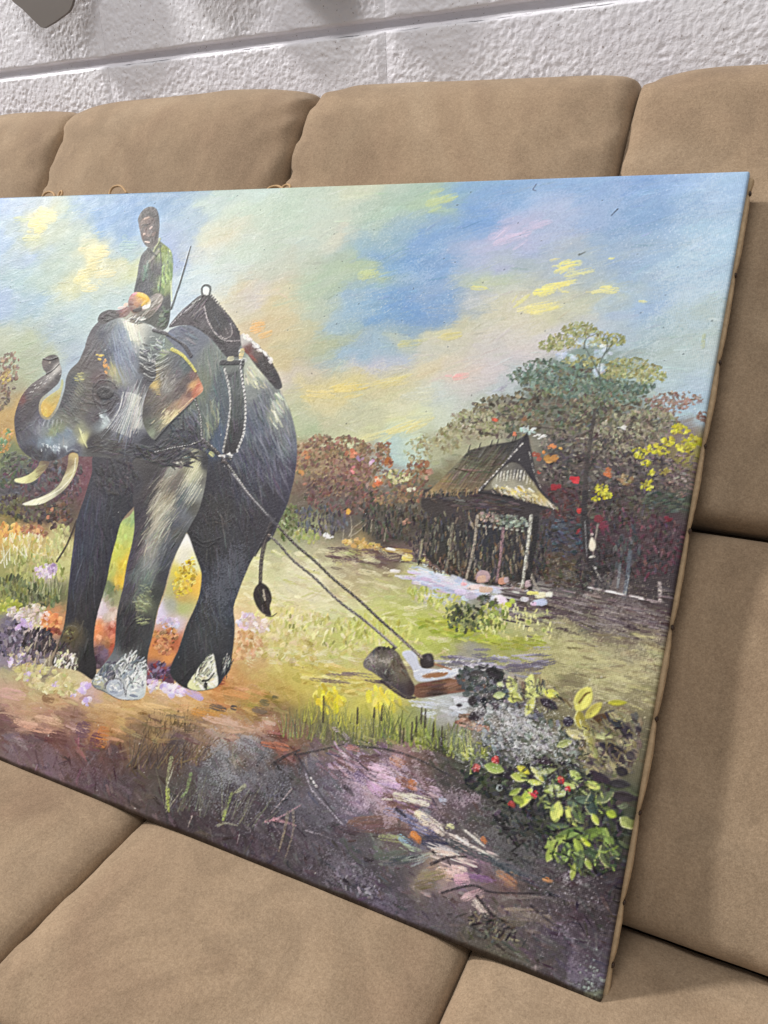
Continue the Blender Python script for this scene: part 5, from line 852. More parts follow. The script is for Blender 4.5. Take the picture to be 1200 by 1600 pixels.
# --- head and trunk
HEAD = [(152, 503), (166, 494), (190, 490), (215, 500), (240, 512), (262, 530), (280, 560), (250, 600), (238, 640), (240, 690), (225, 710), (184, 716), (147, 713), (121, 712), (113, 704), (104, 710), (91, 717), (71, 721), (54, 718), (39, 709), (28, 696), (23, 677), (21, 655), (26, 633), (35, 615), (48, 600), (63, 589), (71, 583), (66, 575), (65, 563), (74, 556), (84, 554), (90, 558), (92, 567), (95, 577), (94, 588), (89, 599), (76, 611), (65, 620), (60, 630), (60, 643), (65, 652), (74, 655), (81, 650), (89, 639), (95, 624), (100, 607), (102, 591), (108, 578), (121, 565), (130, 546), (139, 520)]
shape(HEAD, T_('''150 505 72 68 78; 137 540 78 72 78; 145 530 84 80 88; 160 520 70 74 88; 170 510 96 102 110; 178 505 120 126 128; 183 515 118 132 148; 188 500 160 164 160; 190 520 112 126 148; 200 505 212 210 190; 208 515 222 218 196; 212 530 206 208 188; 205 535 130 142 155; 195 545 104 116 140; 180 545 92 104 126; 170 555 70 76 92; 185 560 96 106 128; 200 565 110 118 138; 210 575 112 120 134; 205 590 128 134 142; 215 590 104 110 122; 195 595 140 142 138; 182 590 150 150 120; 176 578 168 162 110; 150 560 82 72 74; 140 570 88 80 80; 128 575 84 76 76; 125 590 130 130 100; 135 600 92 86 80; 124 610 108 106 88; 150 590 92 74 76; 160 590 82 62 66; 155 605 58 48 52; 165 610 44 42 48; 172 615 60 60 68; 160 622 70 74 82; 175 600 96 92 92; 190 612 96 98 112; 180 625 70 66 76; 165 630 62 56 62; 150 625 76 66 66; 170 640 66 60 68; 185 635 104 106 120; 195 620 118 120 132; 205 620 150 152 154; 213 625 196 196 184; 218 640 206 206 190; 215 660 190 192 184; 222 622 110 108 112; 224 650 96 94 100; 205 640 140 144 150; 198 655 130 138 148; 190 645 96 100 112; 185 660 120 126 136; 175 655 92 92 100; 195 675 112 120 136; 205 675 110 116 130; 180 675 100 102 112; 212 680 84 86 98; 160 650 140 150 156; 162 662 180 194 194; 155 660 110 116 122; 150 650 70 64 70; 165 675 70 68 70; 150 690 62 58 58; 180 695 64 60 60; 200 695 58 56 62; 225 690 44 44 54; 222 600 62 60 70; 224 575 52 50 54; 122 668 140 142 116; 128 685 200 198 140; 140 690 56 52 56; 240 540 104 114 112; 232 560 78 84 88; 256 540 110 124 112; 236 585 58 56 60
70 567 110 98 94; 82 560 62 56 56; 75 575 84 76 76; 85 578 190 186 180; 78 588 160 156 152; 70 597 130 124 122; 60 605 110 102 100; 88 590 70 66 68; 80 602 84 78 80; 70 612 72 66 68; 50 612 100 92 92; 42 620 92 80 80; 35 625 116 68 64; 40 632 74 68 72; 52 630 70 64 68; 30 645 74 66 72; 45 650 72 66 72; 58 655 92 88 98; 28 670 70 64 72; 40 675 84 82 92; 50 665 104 106 116; 62 665 130 132 142; 75 668 130 138 140; 82 672 140 148 112; 95 665 130 138 112; 100 655 112 112 100; 110 640 86 84 84; 105 625 70 70 74; 110 610 66 66 72; 115 595 60 64 72; 120 625 100 98 92; 130 640 92 88 84; 135 625 88 82 78; 140 650 84 80 84; 115 660 110 110 104; 90 685 120 136 150; 105 680 124 140 154; 75 690 140 158 172; 62 692 120 134 148; 50 690 88 92 106; 70 705 84 88 100; 85 700 150 164 176; 100 695 150 160 166; 110 690 130 140 150; 95 708 84 84 96; 45 705 62 60 68; 60 712 58 56 62; 80 715 56 54 60; 110 702 110 116 130; 118 700 96 96 108'''),
      [hatch(150, 525, 30, 40, 150, 118, 9, .8, 9, 10, 0, .6), hatch(190, 550, 34, 46, 260, 76, 11, .75, 11, 12, 12, .6), hatch(203, 650, 24, 46, 280, 108, 12, .75, 14, 7, 14, .65), hatch(165, 625, 30, 34, 140, 60, 5, .8, 10, 40, 0, .6), hatch(60, 690, 46, 30, 170, 75, 5, .8, 12, 20, 8, .6), hatch(48, 625, 30, 44, 150, 140, 5, .8, 10, 22, 0, .6), hatch(120, 625, 26, 44, 170, 30, 6, .8, 10, 14, 8, .6), hatch(185, 700, 50, 12, 110, 0, 7, .9, 8, 14, 0, .6),
       lambda: [line([(x, 612 + (x - 190) ** 2 * .010), (x - 7, 640), (x - 17 - (222 - x) * .3, 668 + (x - 190) * .5)], 1.0, jit((214, 214, 206), 12), .6, .6) for x in [R_.uniform(190, 223) for _ in range(46)]],
       lambda: [line([(x, y), (x - 10, y + 13), (x - 22, y + 27)], .9, jit((176, 182, 192), 10), .5, .5) for x, y in [(R_.uniform(178, 204), R_.uniform(630, 660)) for _ in range(26)]],
       lambda: [line([(x, 500), (x + 4, 515), (x + 9, 532)], 1.6, jit((228, 226, 208), 8), 1, .7) for x in [R_.uniform(194, 208) for _ in range(16)]],
       lambda: [line([(x, y), (x + 3, y + 18), (x + 12, y + 40)], .9, jit((150, 164, 186), 10), .6, .5) for x, y in [(R_.uniform(176, 200), R_.uniform(510, 560)) for _ in range(40)]],
       lambda: [line([(96 + k * 2.4, 634 - k * 3.6), (106 + k * 2.2, 640 - k * 3.4), (116 + k * 1.6, 650 - k * 3.0)], 1.3, (44, 44, 50), .8, .7) for k in range(12)], lambda: [line([(98 + k * 2.4, 636 - k * 3.6), (110 + k * 2.0, 644 - k * 3.3)], .9, (160, 164, 162), .6, .6) for k in range(12)],
       lambda: [line([(66 + k * 3.2, 656), (62 + k * 3.6, 668 - abs(k - 4))], 1.2, (200, 200, 206) if k % 2 else (56, 54, 60), .7, .65) for k in range(10)],
       lambda: [D(46 + k * 3.3 + R_.gauss(0, 2), 612 - k * 2.4 + R_.gauss(0, 3), 2.2, .8, 140, (206, 202, 196), .7) for k in range(14)], lambda: [D(R_.uniform(62, 104), R_.uniform(694, 704), 2.4, .8, 60 + R_.gauss(0, 20), (206, 216, 222), .7) for k in range(26)],
       lambda: [D(155 + R_.gauss(0, 3), 552 + k * 2 + R_.gauss(0, 2), 3.4, 1.2, 10, (222, 186, 84), .85) for k in range(6)], lambda: [D(165 + R_.gauss(0, 2.4), 574 + R_.gauss(0, 4), 3, 1.6, 60, (230, 158, 74), .85) for k in range(9)], lambda: [D(122 + R_.gauss(0, 3), 582 + k * 2, 4, .9, 10, (186, 182, 110), .8) for k in range(7)],
       lambda: [line([(122 + k * 1.2, 668 + k * 1.5), (127 + k * 1.0, 684 + k * 1.4), (132 + k * .6, 694 + k)], 1.3, jit((216, 212, 156), 8), .7, .75) for k in range(7)], lambda: [D(156 + k * 2.6, 654 + R_.gauss(0, 5), 5, 1.5, 56, (200, 212, 214), .8) for k in range(6)]], .7, eps=3.5, warp=4, power=1.9)
# eye and folds
blob([(150, 612), (158, 604), (170, 606), (176, 614), (170, 622), (156, 622)], (46, 42, 46), .85); D(164, 613, 5, 3, 10, (30, 28, 32)); D(160, 610, 3, .9, -20, (130, 126, 122)); 
for p in ([(146, 604), (156, 594), (172, 596), (182, 606)], [(148, 626), (160, 632), (174, 626)], [(146, 598), (144, 616), (150, 636)], [(182, 620), (170, 640), (150, 648)]): line(p, 2.2, (44, 40, 44), 1.4, .7)
line([(150, 590), (160, 584), (174, 590)], 3, (110, 90, 84), 2, .6)
line([(66, 560), (76, 562), (89, 558)], 1.6, (44, 42, 44)); line([(72, 584), (82, 578), (92, 568)], 2.4, (48, 46, 48), 1.6); D(77, 566, 2, 2, 0, (150, 140, 130))
# glow inside the curl of the trunk
shape([(95, 592), (92, 606), (78, 616), (67, 625), (63, 634), (64, 645), (70, 651), (76, 650), (84, 640), (90, 628), (95, 612), (98, 598)], T_('92 602 176 180 130; 80 622 190 176 100; 70 636 214 176 84; 78 640 216 172 70; 88 625 196 170 90; 72 648 222 190 80'), [hatch(80, 628, 20, 28, 60, 110, 5, 2, 8, 20)], .5)
# tusks
shape([(76, 722), (68, 736), (54, 750), (40, 755), (24, 753), (22, 748), (34, 745), (48, 738), (58, 728), (62, 720)], T_('30 750 220 220 160; 50 746 196 192 130; 62 734 150 138 100; 70 724 110 92 80'), [hatch(50, 742, 26, 16, 40, -30, 8, 1, 10, 8)], .4)
shape([(107, 709), (120, 709), (120, 728), (112, 748), (98, 766), (80, 779), (60, 788), (40, 789), (34, 787), (46, 782), (68, 773), (86, 761), (98, 744), (104, 728)], T_('114 715 196 176 120; 112 735 206 196 150; 100 755 200 194 156; 80 772 214 210 180; 50 785 226 224 190; 108 725 140 120 90; 90 770 150 142 120'), [hatch(80, 755, 50, 40, 110, -45, 10, 1, 12, 8), lambda: line([(117, 716), (114, 738), (102, 756), (84, 770), (58, 782)], 2, (236, 230, 206), 1.6, .7)], .4)
line([(100, 732), (94, 752), (78, 768), (56, 778)], 2, (70, 58, 60), 1.4, .7); line([(104, 708), (112, 704), (120, 706)], 4, (90, 92, 100), 3)
# ear
EAR = [(250, 548), (269, 545), (282, 553), (293, 563), (306, 581), (312, 594), (317, 606), (314, 613), (303, 622), (291, 636), (268, 657), (253, 670), (241, 686), (229, 675), (222, 655), (224, 629), (232, 604), (243, 588), (242, 566)]
shape(EAR, T_('240 600 196 170 100; 244 590 150 135 95; 255 585 110 105 98; 262 600 128 124 116; 258 610 132 128 122; 270 590 110 104 104; 280 580 96 92 100; 272 570 84 86 92; 262 560 96 100 100; 285 570 84 100 100; 292 575 70 82 84; 295 590 80 66 66; 300 585 112 82 74; 302 600 210 160 96; 308 605 190 100 70; 314 607 216 150 112; 303 615 190 110 78; 295 615 120 84 76; 285 605 84 72 72; 275 620 92 82 80; 262 625 96 88 82; 250 615 120 110 100; 240 620 96 88 80; 240 640 92 86 80; 250 640 110 100 88; 265 640 150 124 100; 278 632 170 136 108; 290 625 170 132 110; 272 648 196 180 130; 262 655 190 178 130; 255 662 150 146 116; 245 665 116 116 100; 238 675 130 140 118; 232 660 86 90 80; 243 680 90 92 84; 230 640 74 70 70; 255 552 150 165 120; 246 556 110 120 110; 232 610 80 72 70'),
      [hatch(270, 610, 46, 60, 300, 130, 5, .8, 12, 16, 4, .6), hatch(262, 650, 30, 20, 120, -46, 6, .8, 13, 14, 8, .6), lambda: [D(R_.uniform(250, 275), R_.uniform(585, 612), 3, .9, 120, (176, 172, 164), .6) for _ in range(24)], lambda: [line([(238 + k * .8, 594 + k * 3), (246 + k * .6, 596 + k * 3)], 1.1, (222, 190, 110), .7, .7) for k in range(8)], lambda: [D(262 + R_.gauss(0, 12), 652 + R_.gauss(0, 6), 4, 1, -46, (226, 214, 170), .7) for _ in range(20)]], .7, eps=3.5, warp=4, power=1.9)
line([(268, 545), (284, 554), (298, 570), (305, 580)], 5, (216, 206, 90), 3, .9); line([(305, 622), (290, 637), (268, 658), (242, 687)], 3, (40, 38, 42), 3, .85); line([(300, 622), (285, 636), (262, 656)], 2, (222, 200, 150), 1.2, .7)
for cx, cy, w in ((244, 556, 18), (238, 568, 16), (232, 552, 16)): 
    for k in range(5): line([(cx - w + 2, cy + k * 5), (cx, cy + 7 + k * 5), (cx + w, cy - 2 + k * 5)], 1.5, (206, 210, 204) if k % 2 else (56, 58, 64), 1, .7)
clump(240, 545, 22, 20, 50, [(70, 74, 84), (110, 120, 124), (180, 186, 180)], 6, 1.1, 30, 30, .75)
# chest shadow under the jaw
clump(260, 712, 60, 14, 130, [(44, 43, 50), (54, 52, 58)], 8, 1.6, 10, 20, .8); clump(180, 745, 40, 24, 150, [(54, 50, 58), (62, 58, 62), (48, 46, 54)], 7, 1.6, 70, 30, .6); clump(285, 670, 22, 26, 110, [(50, 50, 62), (62, 64, 78), (44, 44, 52)], 7, 1.3, 50, 30, .8); clump(270, 700, 30, 14, 60, [(66, 66, 76), (46, 46, 54)], 8, 1.2, -40, 14, .7)
clump(300, 655, 12, 12, 20, [(96, 98, 112), (80, 84, 98)], 8, 1.2, 60, 12, .6)

# --- harness
shape([(263, 510), (280, 488), (297, 473), (308, 464), (318, 459), (328, 462), (342, 477), (355, 490), (366, 505), (374, 520), (377, 535), (372, 548), (374, 565), (364, 566), (352, 556), (330, 530), (312, 516), (296, 508), (280, 508)], T_('285 495 58 48 56; 310 480 48 42 48; 330 480 44 38 46; 350 510 52 46 54; 365 530 60 52 58; 340 520 42 38 44; 360 550 46 42 48; 320 505 62 54 62'),
      [hatch(320, 500, 60, 50, 220, 50, 9, 1.1, 14, 14), lambda: clump(310, 478, 26, 16, 40, [(120, 110, 116), (90, 80, 88)], 9, .9, -50, 10, .7)], .8)
shape([(322, 470), (334, 472), (350, 492), (360, 512), (362, 526), (350, 530), (336, 520), (326, 500), (320, 482)], T_('330 485 40 36 42; 345 505 34 32 38; 355 522 74 66 70'), [hatch(342, 500, 18, 30, 50, 60, 9, .9, 16, 8)], .5)
for p, w, c in (([(319, 478), (324, 500), (336, 520), (352, 532), (374, 532)], 2.6, (196, 186, 186)), ([(360, 506), (362, 522), (352, 529), (344, 524)], 2, (190, 180, 176)), ([(352, 512), (356, 522)], 1.6, (150, 140, 140)), ([(268, 506), (284, 490), (304, 474)], 2, (206, 200, 204)), ([(300, 474), (314, 466)], 2.4, (190, 196, 190)), ([(346, 482), (360, 500), (368, 514)], 1.6, (140, 130, 132))): line(p, w, c, w * .7, .8, .6)
for k in range(16): t = k / 15; D(330 + 43 * t, 462 + 56 * t ** 1.15, 1.8, 1.8, 0, (52, 46, 52), .9)
line([(316, 462), (315, 450), (321, 445), (328, 449), (327, 461)], 3.4, (38, 42, 42), 3); blob([(318, 460), (318, 452), (322, 449), (326, 453), (325, 461)], (222, 226, 220), .9)
# blanket and crupper
shape([(376, 522), (392, 530), (408, 544), (420, 556), (428, 572), (436, 588), (440, 604), (432, 608), (424, 600), (412, 586), (400, 572), (388, 556), (378, 544)], T_('385 532 190 186 180; 400 545 110 96 90; 388 550 112 66 62; 410 570 56 48 48; 428 592 50 46 50; 436 602 62 60 66'), [hatch(408, 566, 34, 44, 90, 48, 7, 1.3, 14, 16)], .7)
for _ in range(40): t = R_.random(); D(380 + 44 * t, 524 + 40 * t ** 1.2 + R_.gauss(0, 2), 4, 1.6, 44, jit((226, 222, 214), 10), .8)
for _ in range(14): t = R_.random(); D(381 + 24 * t, 545 + 24 * t, 5, 2, 46, jit((130, 70, 62), 10), .7)
# girth
shape([(350, 560), (376, 560), (380, 585), (382, 612), (383, 644), (380, 678), (370, 706), (348, 706), (354, 668), (359, 634), (357, 606), (350, 578)], T_('360 575 110 116 112; 368 600 90 98 98; 370 640 70 76 78; 366 680 52 52 58; 360 700 44 42 48; 356 590 60 62 68'), [hatch(367, 630, 18, 80, 170, 86, 10, 1.1, 15, 8)], .6)
for p in ([(350, 575), (357, 606), (359, 634), (355, 668), (348, 704)], [(374, 545), (376, 580), (381, 612), (383, 644), (380, 676), (370, 704)]):
    c = catmull(p, 16)
    for k, (x, y) in enumerate(c): D(x, y, 3, 1.7, 80 + 24 * (k % 2), (212, 212, 206) if k % 3 else (70, 68, 74), .85 if p[0][0] > 360 else .6)
line([(346, 566), (372, 566)], 8, (40, 38, 44), 7); D(360, 560, 6, 4, 0, (196, 190, 150)); D(377, 552, 4, 9, 0, (206, 186, 130)); D(381, 562, 6, 3, 20, (190, 190, 186)); D(379, 568, 3, 7, 0, (40, 38, 44))
line([(240, 515), (262, 522), (284, 536), (298, 556)], 6, (48, 44, 50), 5); line([(238, 512), (262, 519), (290, 538)], 1.8, (206, 206, 210), 1.2, .8, .6)
shape([(262, 520), (276, 510), (290, 509), (302, 518), (310, 532), (300, 542), (284, 534)], T_('275 520 96 102 122; 295 520 84 88 104; 300 535 96 104 116'), [hatch(286, 524, 24, 16, 50, 20, 9, 1.3, 13, 12)], .5)
# chains
def chain(p, w, hi, lo, n):
    c = catmull(p, 24); L = np.r_[0, np.cumsum(np.linalg.norm(np.diff(c, axis=0), axis=1))]
    for k in range(n):
        s = L[-1] * k / (n - 1); x = np.interp(s, L, c[:, 0]); y = np.interp(s, L, c[:, 1])
        x2 = np.interp(min(s + 3, L[-1]), L, c[:, 0]); y2 = np.interp(min(s + 3, L[-1]), L, c[:, 1]); d = math.degrees(math.atan2(y2 - y, x2 - x + 1e-6))
        D(x, y, w * .95, w * .55, d + (18 if k % 2 else -18), jit(lo, 6), .9); D(x, y - w * .2, w * .55, w * .22, d + (18 if k % 2 else -18), jit(hi, 8), .75)
chain([(304, 625), (310, 642), (313, 658), (314, 684)], 3.4, (214, 214, 208), (50, 48, 54), 16)
chain([(314, 688), (296, 695), (272, 699), (242, 706)], 3, (206, 206, 200), (44, 42, 48), 20)
chain([(316, 686), (330, 698), (344, 712), (359, 731), (376, 755), (390, 775), (417, 805)], 4.6, (216, 212, 206), (56, 52, 58), 42)
line([(322, 694), (343, 712)], 6, (52, 50, 50), 5, .8); D(330, 709, 6, 3, 40, (206, 206, 130)); clump(318, 694, 6, 6, 14, [(44, 44, 48), (84, 86, 90)], 4, 2); clump(352, 716, 9, 8, 20, [(222, 218, 210), (60, 56, 60)], 5, 1.2, 40, 30)
line([(363, 742), (387, 773), (417, 805), (434, 822)], 4, (84, 82, 90), 5, .8); line([(363, 740), (387, 770), (415, 801)], 1.6, (190, 188, 190), 1, .7)
C1 = [(434, 822), (460, 850), (492, 877), (520, 904), (560, 937), (592, 967), (620, 992), (657, 1026)]
C2 = [(420, 836), (436, 851), (457, 875), (490, 902), (530, 940), (570, 970), (618, 1011)]
line(C1, 4, (120, 112, 104), 4, .75); line(C2, 4, (140, 134, 124), 4, .7)
chain(C1, 3.6, (150, 142, 132), (60, 54, 50), 64); chain(C2, 3.3, (166, 158, 146), (84, 78, 74), 54)
line([(610, 985), (660, 1028)], 2, (206, 190, 160), 2, .6); line([(575, 972), (622, 1014)], 2, (206, 196, 176), 2, .5)

# --- the rider
shape([(209, 456), (212, 440), (215, 424), (218, 407), (222, 397), (232, 387), (246, 376), (258, 383), (267, 392), (270, 408), (269, 433), (266, 457), (266, 480), (262, 508), (250, 516), (236, 508), (222, 500), (226, 470), (214, 462)], T_('222 410 46 48 54; 218 440 48 52 56; 230 420 60 62 62; 236 405 86 86 80; 228 425 84 104 92; 244 420 50 50 54; 258 400 136 160 84; 262 430 128 158 88; 257 450 140 162 92; 254 470 52 54 56; 250 500 58 62 52; 262 490 40 46 44; 230 450 46 48 58; 240 470 70 68 62'),
      [hatch(240, 430, 30, 60, 180, 80, 7, 1.3, 12, 16), lambda: clump(260, 420, 8, 32, 50, [(140, 170, 90), (112, 144, 84), (166, 186, 110), (90, 120, 74)], 6, 1.8, 82, 18), lambda: clump(256, 388, 8, 6, 14, [(150, 170, 60), (120, 140, 50)], 4, 2, 40), lambda: clump(227, 424, 4, 12, 14, [(96, 128, 112), (80, 104, 96)], 6, 1.6, 84, 10), lambda: clump(256, 495, 8, 16, 30, [(66, 90, 64), (44, 48, 46), (90, 106, 84)], 4, 1.8)], .5)
line([(249, 374), (244, 384), (240, 392)], 5, (170, 178, 128), 3, .9); line([(248, 392), (238, 404), (232, 410)], 5, (150, 146, 132), 3, .8); line([(250, 384), (252, 420), (249, 456)], 2, (30, 32, 34), 2, .7); line([(230, 388), (244, 400)], 2, (40, 42, 44))
shape([(217, 350), (219, 362), (222, 374), (227, 383), (236, 388), (246, 380), (248, 366), (249, 350), (246, 336), (236, 330), (222, 336)], T_('222 355 84 64 60; 232 358 104 80 74; 236 350 92 70 64; 245 365 58 46 44; 224 372 100 78 72; 232 378 62 50 48; 246 350 52 42 42; 228 342 110 88 78; 238 384 70 58 52'), [hatch(233, 362, 16, 22, 60, 70, 4, 1.1, 14, 30)], .4)
shape([(216, 347), (216, 340), (221, 331), (228, 325), (236, 323), (244, 326), (248, 336), (249, 352), (247, 360), (244, 352), (242, 342), (232, 338), (222, 342), (218, 350)], T_('225 332 46 40 40; 240 330 52 46 46; 246 345 44 38 40; 236 328 66 58 56'), [hatch(234, 336, 16, 16, 50, 30, 4, 1, 12, 30)], .4)
for x, y, L, w, d, c in ((228, 353, 4, 1.2, 0, (40, 32, 32)), (229, 341, 5, 1.6, -20, (176, 150, 134)), (236, 356, 3, 2, -40, (190, 166, 156)), (225, 366, 2, 2.4, 80, (196, 170, 156)), (230, 378, 5, 1.4, 10, (206, 182, 170)), (228, 374, 4, 1.2, 0, (56, 40, 40)), (223, 358, 1.2, 5, 10, (46, 38, 38)), (240, 366, 3, 4, 60, (120, 92, 84)), (232, 368, 3, 2, 40, (130, 102, 92))): D(x, y, L, w, d, c, .9, .2)
line([(221, 352), (234, 350)], 1.6, (36, 30, 30), 1.2); line([(298, 385), (290, 412), (280, 445), (267, 482)], 2.2, (34, 36, 36), 3.6, .95)
line([(267, 440), (268, 470)], 3, (206, 214, 150), 2, .7)
shape([(202, 486), (214, 480), (232, 466), (244, 458), (254, 462), (252, 474), (242, 488), (228, 500), (210, 505), (196, 500), (190, 492)], T_('246 465 150 142 130; 238 480 120 112 100; 220 490 104 98 84; 205 495 150 146 126; 230 495 84 78 66'), [hatch(222, 484, 34, 24, 110, -40, 8, 1.3, 18, 14)], .5)
line([(250, 462), (240, 476), (226, 492)], 4, (176, 168, 156), 2, .8); clump(208, 500, 16, 6, 24, [(206, 206, 196), (96, 92, 84)], 6, 1.2, -20, 20)
shape([(200, 478), (201, 466), (207, 458), (216, 456), (228, 460), (235, 470), (232, 480), (220, 486), (208, 490)], T_('206 464 190 130 130; 204 476 120 84 78; 218 462 226 176 60; 226 468 230 178 48; 214 474 206 150 110; 230 478 222 218 206; 216 484 80 66 58'), [hatch(216, 472, 16, 16, 40, 30, 4, 1.6, 14, 30)], .4)
line([(216, 460), (230, 467), (222, 476)], 5, (232, 182, 48), 4, .95); D(210, 459, 4, 2, -20, (226, 150, 170)); D(228, 479, 7, 3, -10, (226, 222, 214)); D(214, 484, 8, 3, -10, (66, 56, 50))
shape([(152, 500), (156, 490), (168, 484), (186, 484), (196, 478), (204, 484), (196, 494), (178, 498), (160, 506)], T_('160 494 52 46 50; 178 490 60 54 58; 196 484 160 110 106; 200 488 120 90 80'), [hatch(176, 492, 26, 10, 60, 0, 5, 1.2, 14, 30)], .5)
D(190, 480, 8, 2, -10, (206, 186, 180)); D(196, 476, 4, 3, 0, (222, 190, 170))

# --- shrubs at the lower right
DKG = [(52, 56, 48), (64, 70, 54), (76, 84, 60), (46, 44, 50), (60, 54, 60)]
clump(760, 1075, 36, 34, 160, [(62, 64, 66), (76, 78, 80), (48, 50, 52), (96, 98, 104)], 5, 3.4, 20, 50); clump(735, 1060, 20, 16, 60, [(60, 64, 62), (90, 92, 96)], 5, 3.4)
clump(800, 1140, 60, 44, 260, [(104, 106, 108), (130, 134, 136), (84, 86, 84), (150, 152, 154)], 5, 2.6, 30, 50); clump(860, 1160, 50, 34, 200, [(112, 112, 106), (90, 96, 82), (140, 142, 136)], 5, 2.6, 30, 50)
clump(945, 1180, 40, 40, 170, [(112, 100, 88), (84, 72, 72), (146, 134, 100), (120, 116, 84)], 7, 3.4, 30, 40); clump(985, 1160, 16, 50, 90, [(118, 108, 92), (140, 128, 96), (96, 86, 78)], 6, 3, 70, 30)
clump(870, 1240, 110, 50, 460, DKG, 7, 3.2, 40, 60); clump(930, 1310, 60, 60, 330, DKG, 7, 3.2, 40, 60); clump(760, 1215, 40, 26, 130, DKG, 6, 3, 20, 40); clump(830, 1290, 70, 40, 200, [(54, 54, 54), (66, 64, 68), (46, 46, 48)], 6, 2.4, 30, 40)
for x, y, L, w, d in ((742, 1052, 10, 5, -12), (772, 1052, 14, 10, 30), (738, 1095, 7, 9, 10), (718, 1102, 5, 3, 0), (745, 1118, 14, 9, -20), (700 + 158, 1100, 16, 8, 30), (888, 1127, 9, 9, 0), (968, 1133, 16, 7, 30), (980, 1145, 14, 9, 60), (955, 1168, 20, 8, 14), (965, 1185, 14, 10, 30), (972, 1205, 10, 9, 20), (940, 1215, 22, 7, 30), (968, 1225, 18, 8, 6), (975, 1245, 20, 9, 10), (795, 1212, 8, 6, 20), (826, 1230, 14, 5, 14), (833, 1216, 9, 6, 30), (998, 1140, 6, 4, 40), (850, 1190, 14, 5, 10), (985, 1180, 8, 8, 30)): leaf(x, y, L, w, d, jit((58, 52, 58), 7))
LG = (206, 212, 112)
for x, y, L, w, d, c in ((800, 1070, 14, 9, 70, (190, 194, 112)), (826, 1072, 20, 10, -72, (204, 208, 116)), (838, 1082, 17, 9, -20, (190, 196, 110)), (806, 1088, 13, 7, 30, (196, 202, 108)), (828, 1104, 16, 7, -66, (186, 192, 90)), (780, 1086, 9, 6, -10, (166, 180, 120)), (800, 1093, 7, 5, 20, (190, 198, 96)), (782, 1069, 6, 4, 20, (184, 196, 140)), (862, 1084, 12, 8, 16, (206, 206, 84)),
                         (912, 1092, 22, 15, -60, (212, 208, 92)), (928, 1110, 18, 9, -44, (190, 180, 74)), (906, 1124, 15, 9, 80, (170, 158, 60)), (914, 1134, 12, 6, 50, (150, 140, 66)), (965, 1098, 15, 5, 0, (176, 172, 46)), (920, 1155, 14, 7, 60, (176, 172, 96)), (900, 1148, 16, 8, 20, (190, 184, 126)), (882, 1162, 12, 6, -20, (160, 166, 100)), (960, 1118, 10, 4, 30, (150, 140, 110)), (940, 1150, 18, 5, 4, (170, 168, 116)), (928, 1175, 12, 6, 70, (150, 150, 84)),
                         (772, 1200, 16, 9, 16, (150, 170, 84)), (818, 1203, 12, 6, 30, (196, 194, 62)), (812, 1214, 14, 8, 10, (160, 172, 70)), (840, 1210, 16, 5, 50, (176, 180, 70)), (855, 1205, 17, 5, -14, (140, 150, 90)), (822, 1246, 18, 8, -60, (194, 210, 74)), (810, 1250, 10, 7, 30, (136, 152, 62)), (835, 1222, 12, 5, 10, (196, 204, 90)), (805, 1237, 10, 5, -30, (140, 160, 70)), (900, 1212, 12, 7, 40, (166, 180, 96)), (892, 1226, 12, 7, 10, (176, 188, 110)), (926, 1228, 13, 8, 20, (180, 194, 92)), (862, 1232, 14, 7, -14, (172, 184, 96)), (872, 1238, 15, 8, 10, (150, 164, 90)), (870, 1268, 17, 11, -78, (196, 206, 98)), (892, 1274, 18, 8, 66, (200, 208, 104)), (903, 1273, 16, 9, 56, (90, 104, 66)), (905, 1252, 20, 9, -8, (96, 118, 92)), (925, 1258, 18, 12, 80, (66, 84, 74)), (945, 1246, 16, 8, -30, (104, 118, 84)), (930, 1280, 10, 5, 60, (176, 190, 70)), (955, 1272, 9, 7, 30, (150, 166, 50)), (978, 1285, 12, 9, 40, (150, 158, 84)),
                         (890, 1302, 24, 9, -20, (112, 134, 64)), (870, 1315, 22, 7, -28, (134, 156, 62)), (925, 1302, 26, 9, -16, (104, 130, 52)), (950, 1312, 20, 9, 66, (120, 146, 66)), (862, 1332, 16, 8, -64, (160, 180, 76)), (885, 1332, 18, 8, -76, (126, 146, 70)), (905, 1325, 18, 7, 64, (144, 166, 62)), (918, 1318, 14, 4, 44, (190, 210, 60)), (928, 1335, 18, 8, 20, (76, 92, 60)), (945, 1338, 18, 9, 70, (90, 104, 60)), (905, 1345, 18, 9, -80, (84, 104, 70)), (920, 1350, 10, 5, 60, (150, 166, 70)), (896, 1362, 14, 5, -80, (166, 176, 84)), (960, 1330, 14, 7, 60, (72, 84, 56)), (875, 1290, 16, 5, 4, (96, 116, 84))):
    leaf(x, y, L, w, d, jit(c, 5), jit((222, 226, 150), 8) if R_.random() < .5 else None)
for p, w, c in (([(905, 1098), (915, 1085), (922, 1082)], 4, (120, 96, 40)), ([(868, 1088), (885, 1096), (893, 1106)], 5, (112, 94, 58)), ([(818, 1068), (818, 1092)], 7, (120, 96, 84)), ([(930, 1146), (925, 1180)], 5, (150, 140, 90)), ([(893, 1246), (905, 1256), (920, 1258)], 4, (40, 44, 40)), ([(850, 1312), (868, 1310)], 4, (34, 34, 36)), ([(800, 1330), (815, 1318)], 3, (40, 38, 40)), ([(948, 1362), (970, 1358)], 3, (34, 30, 34))): line(p, w, c, w * .6)
leaf(938, 1122, 16, 7, -20, (96, 70, 40)); D(940, 1131, 5, 4, 0, (90, 76, 40)); D(925, 1140, 7, 3, -40, (96, 84, 46)); D(955, 1143, 14, 4, 28, (84, 84, 50))
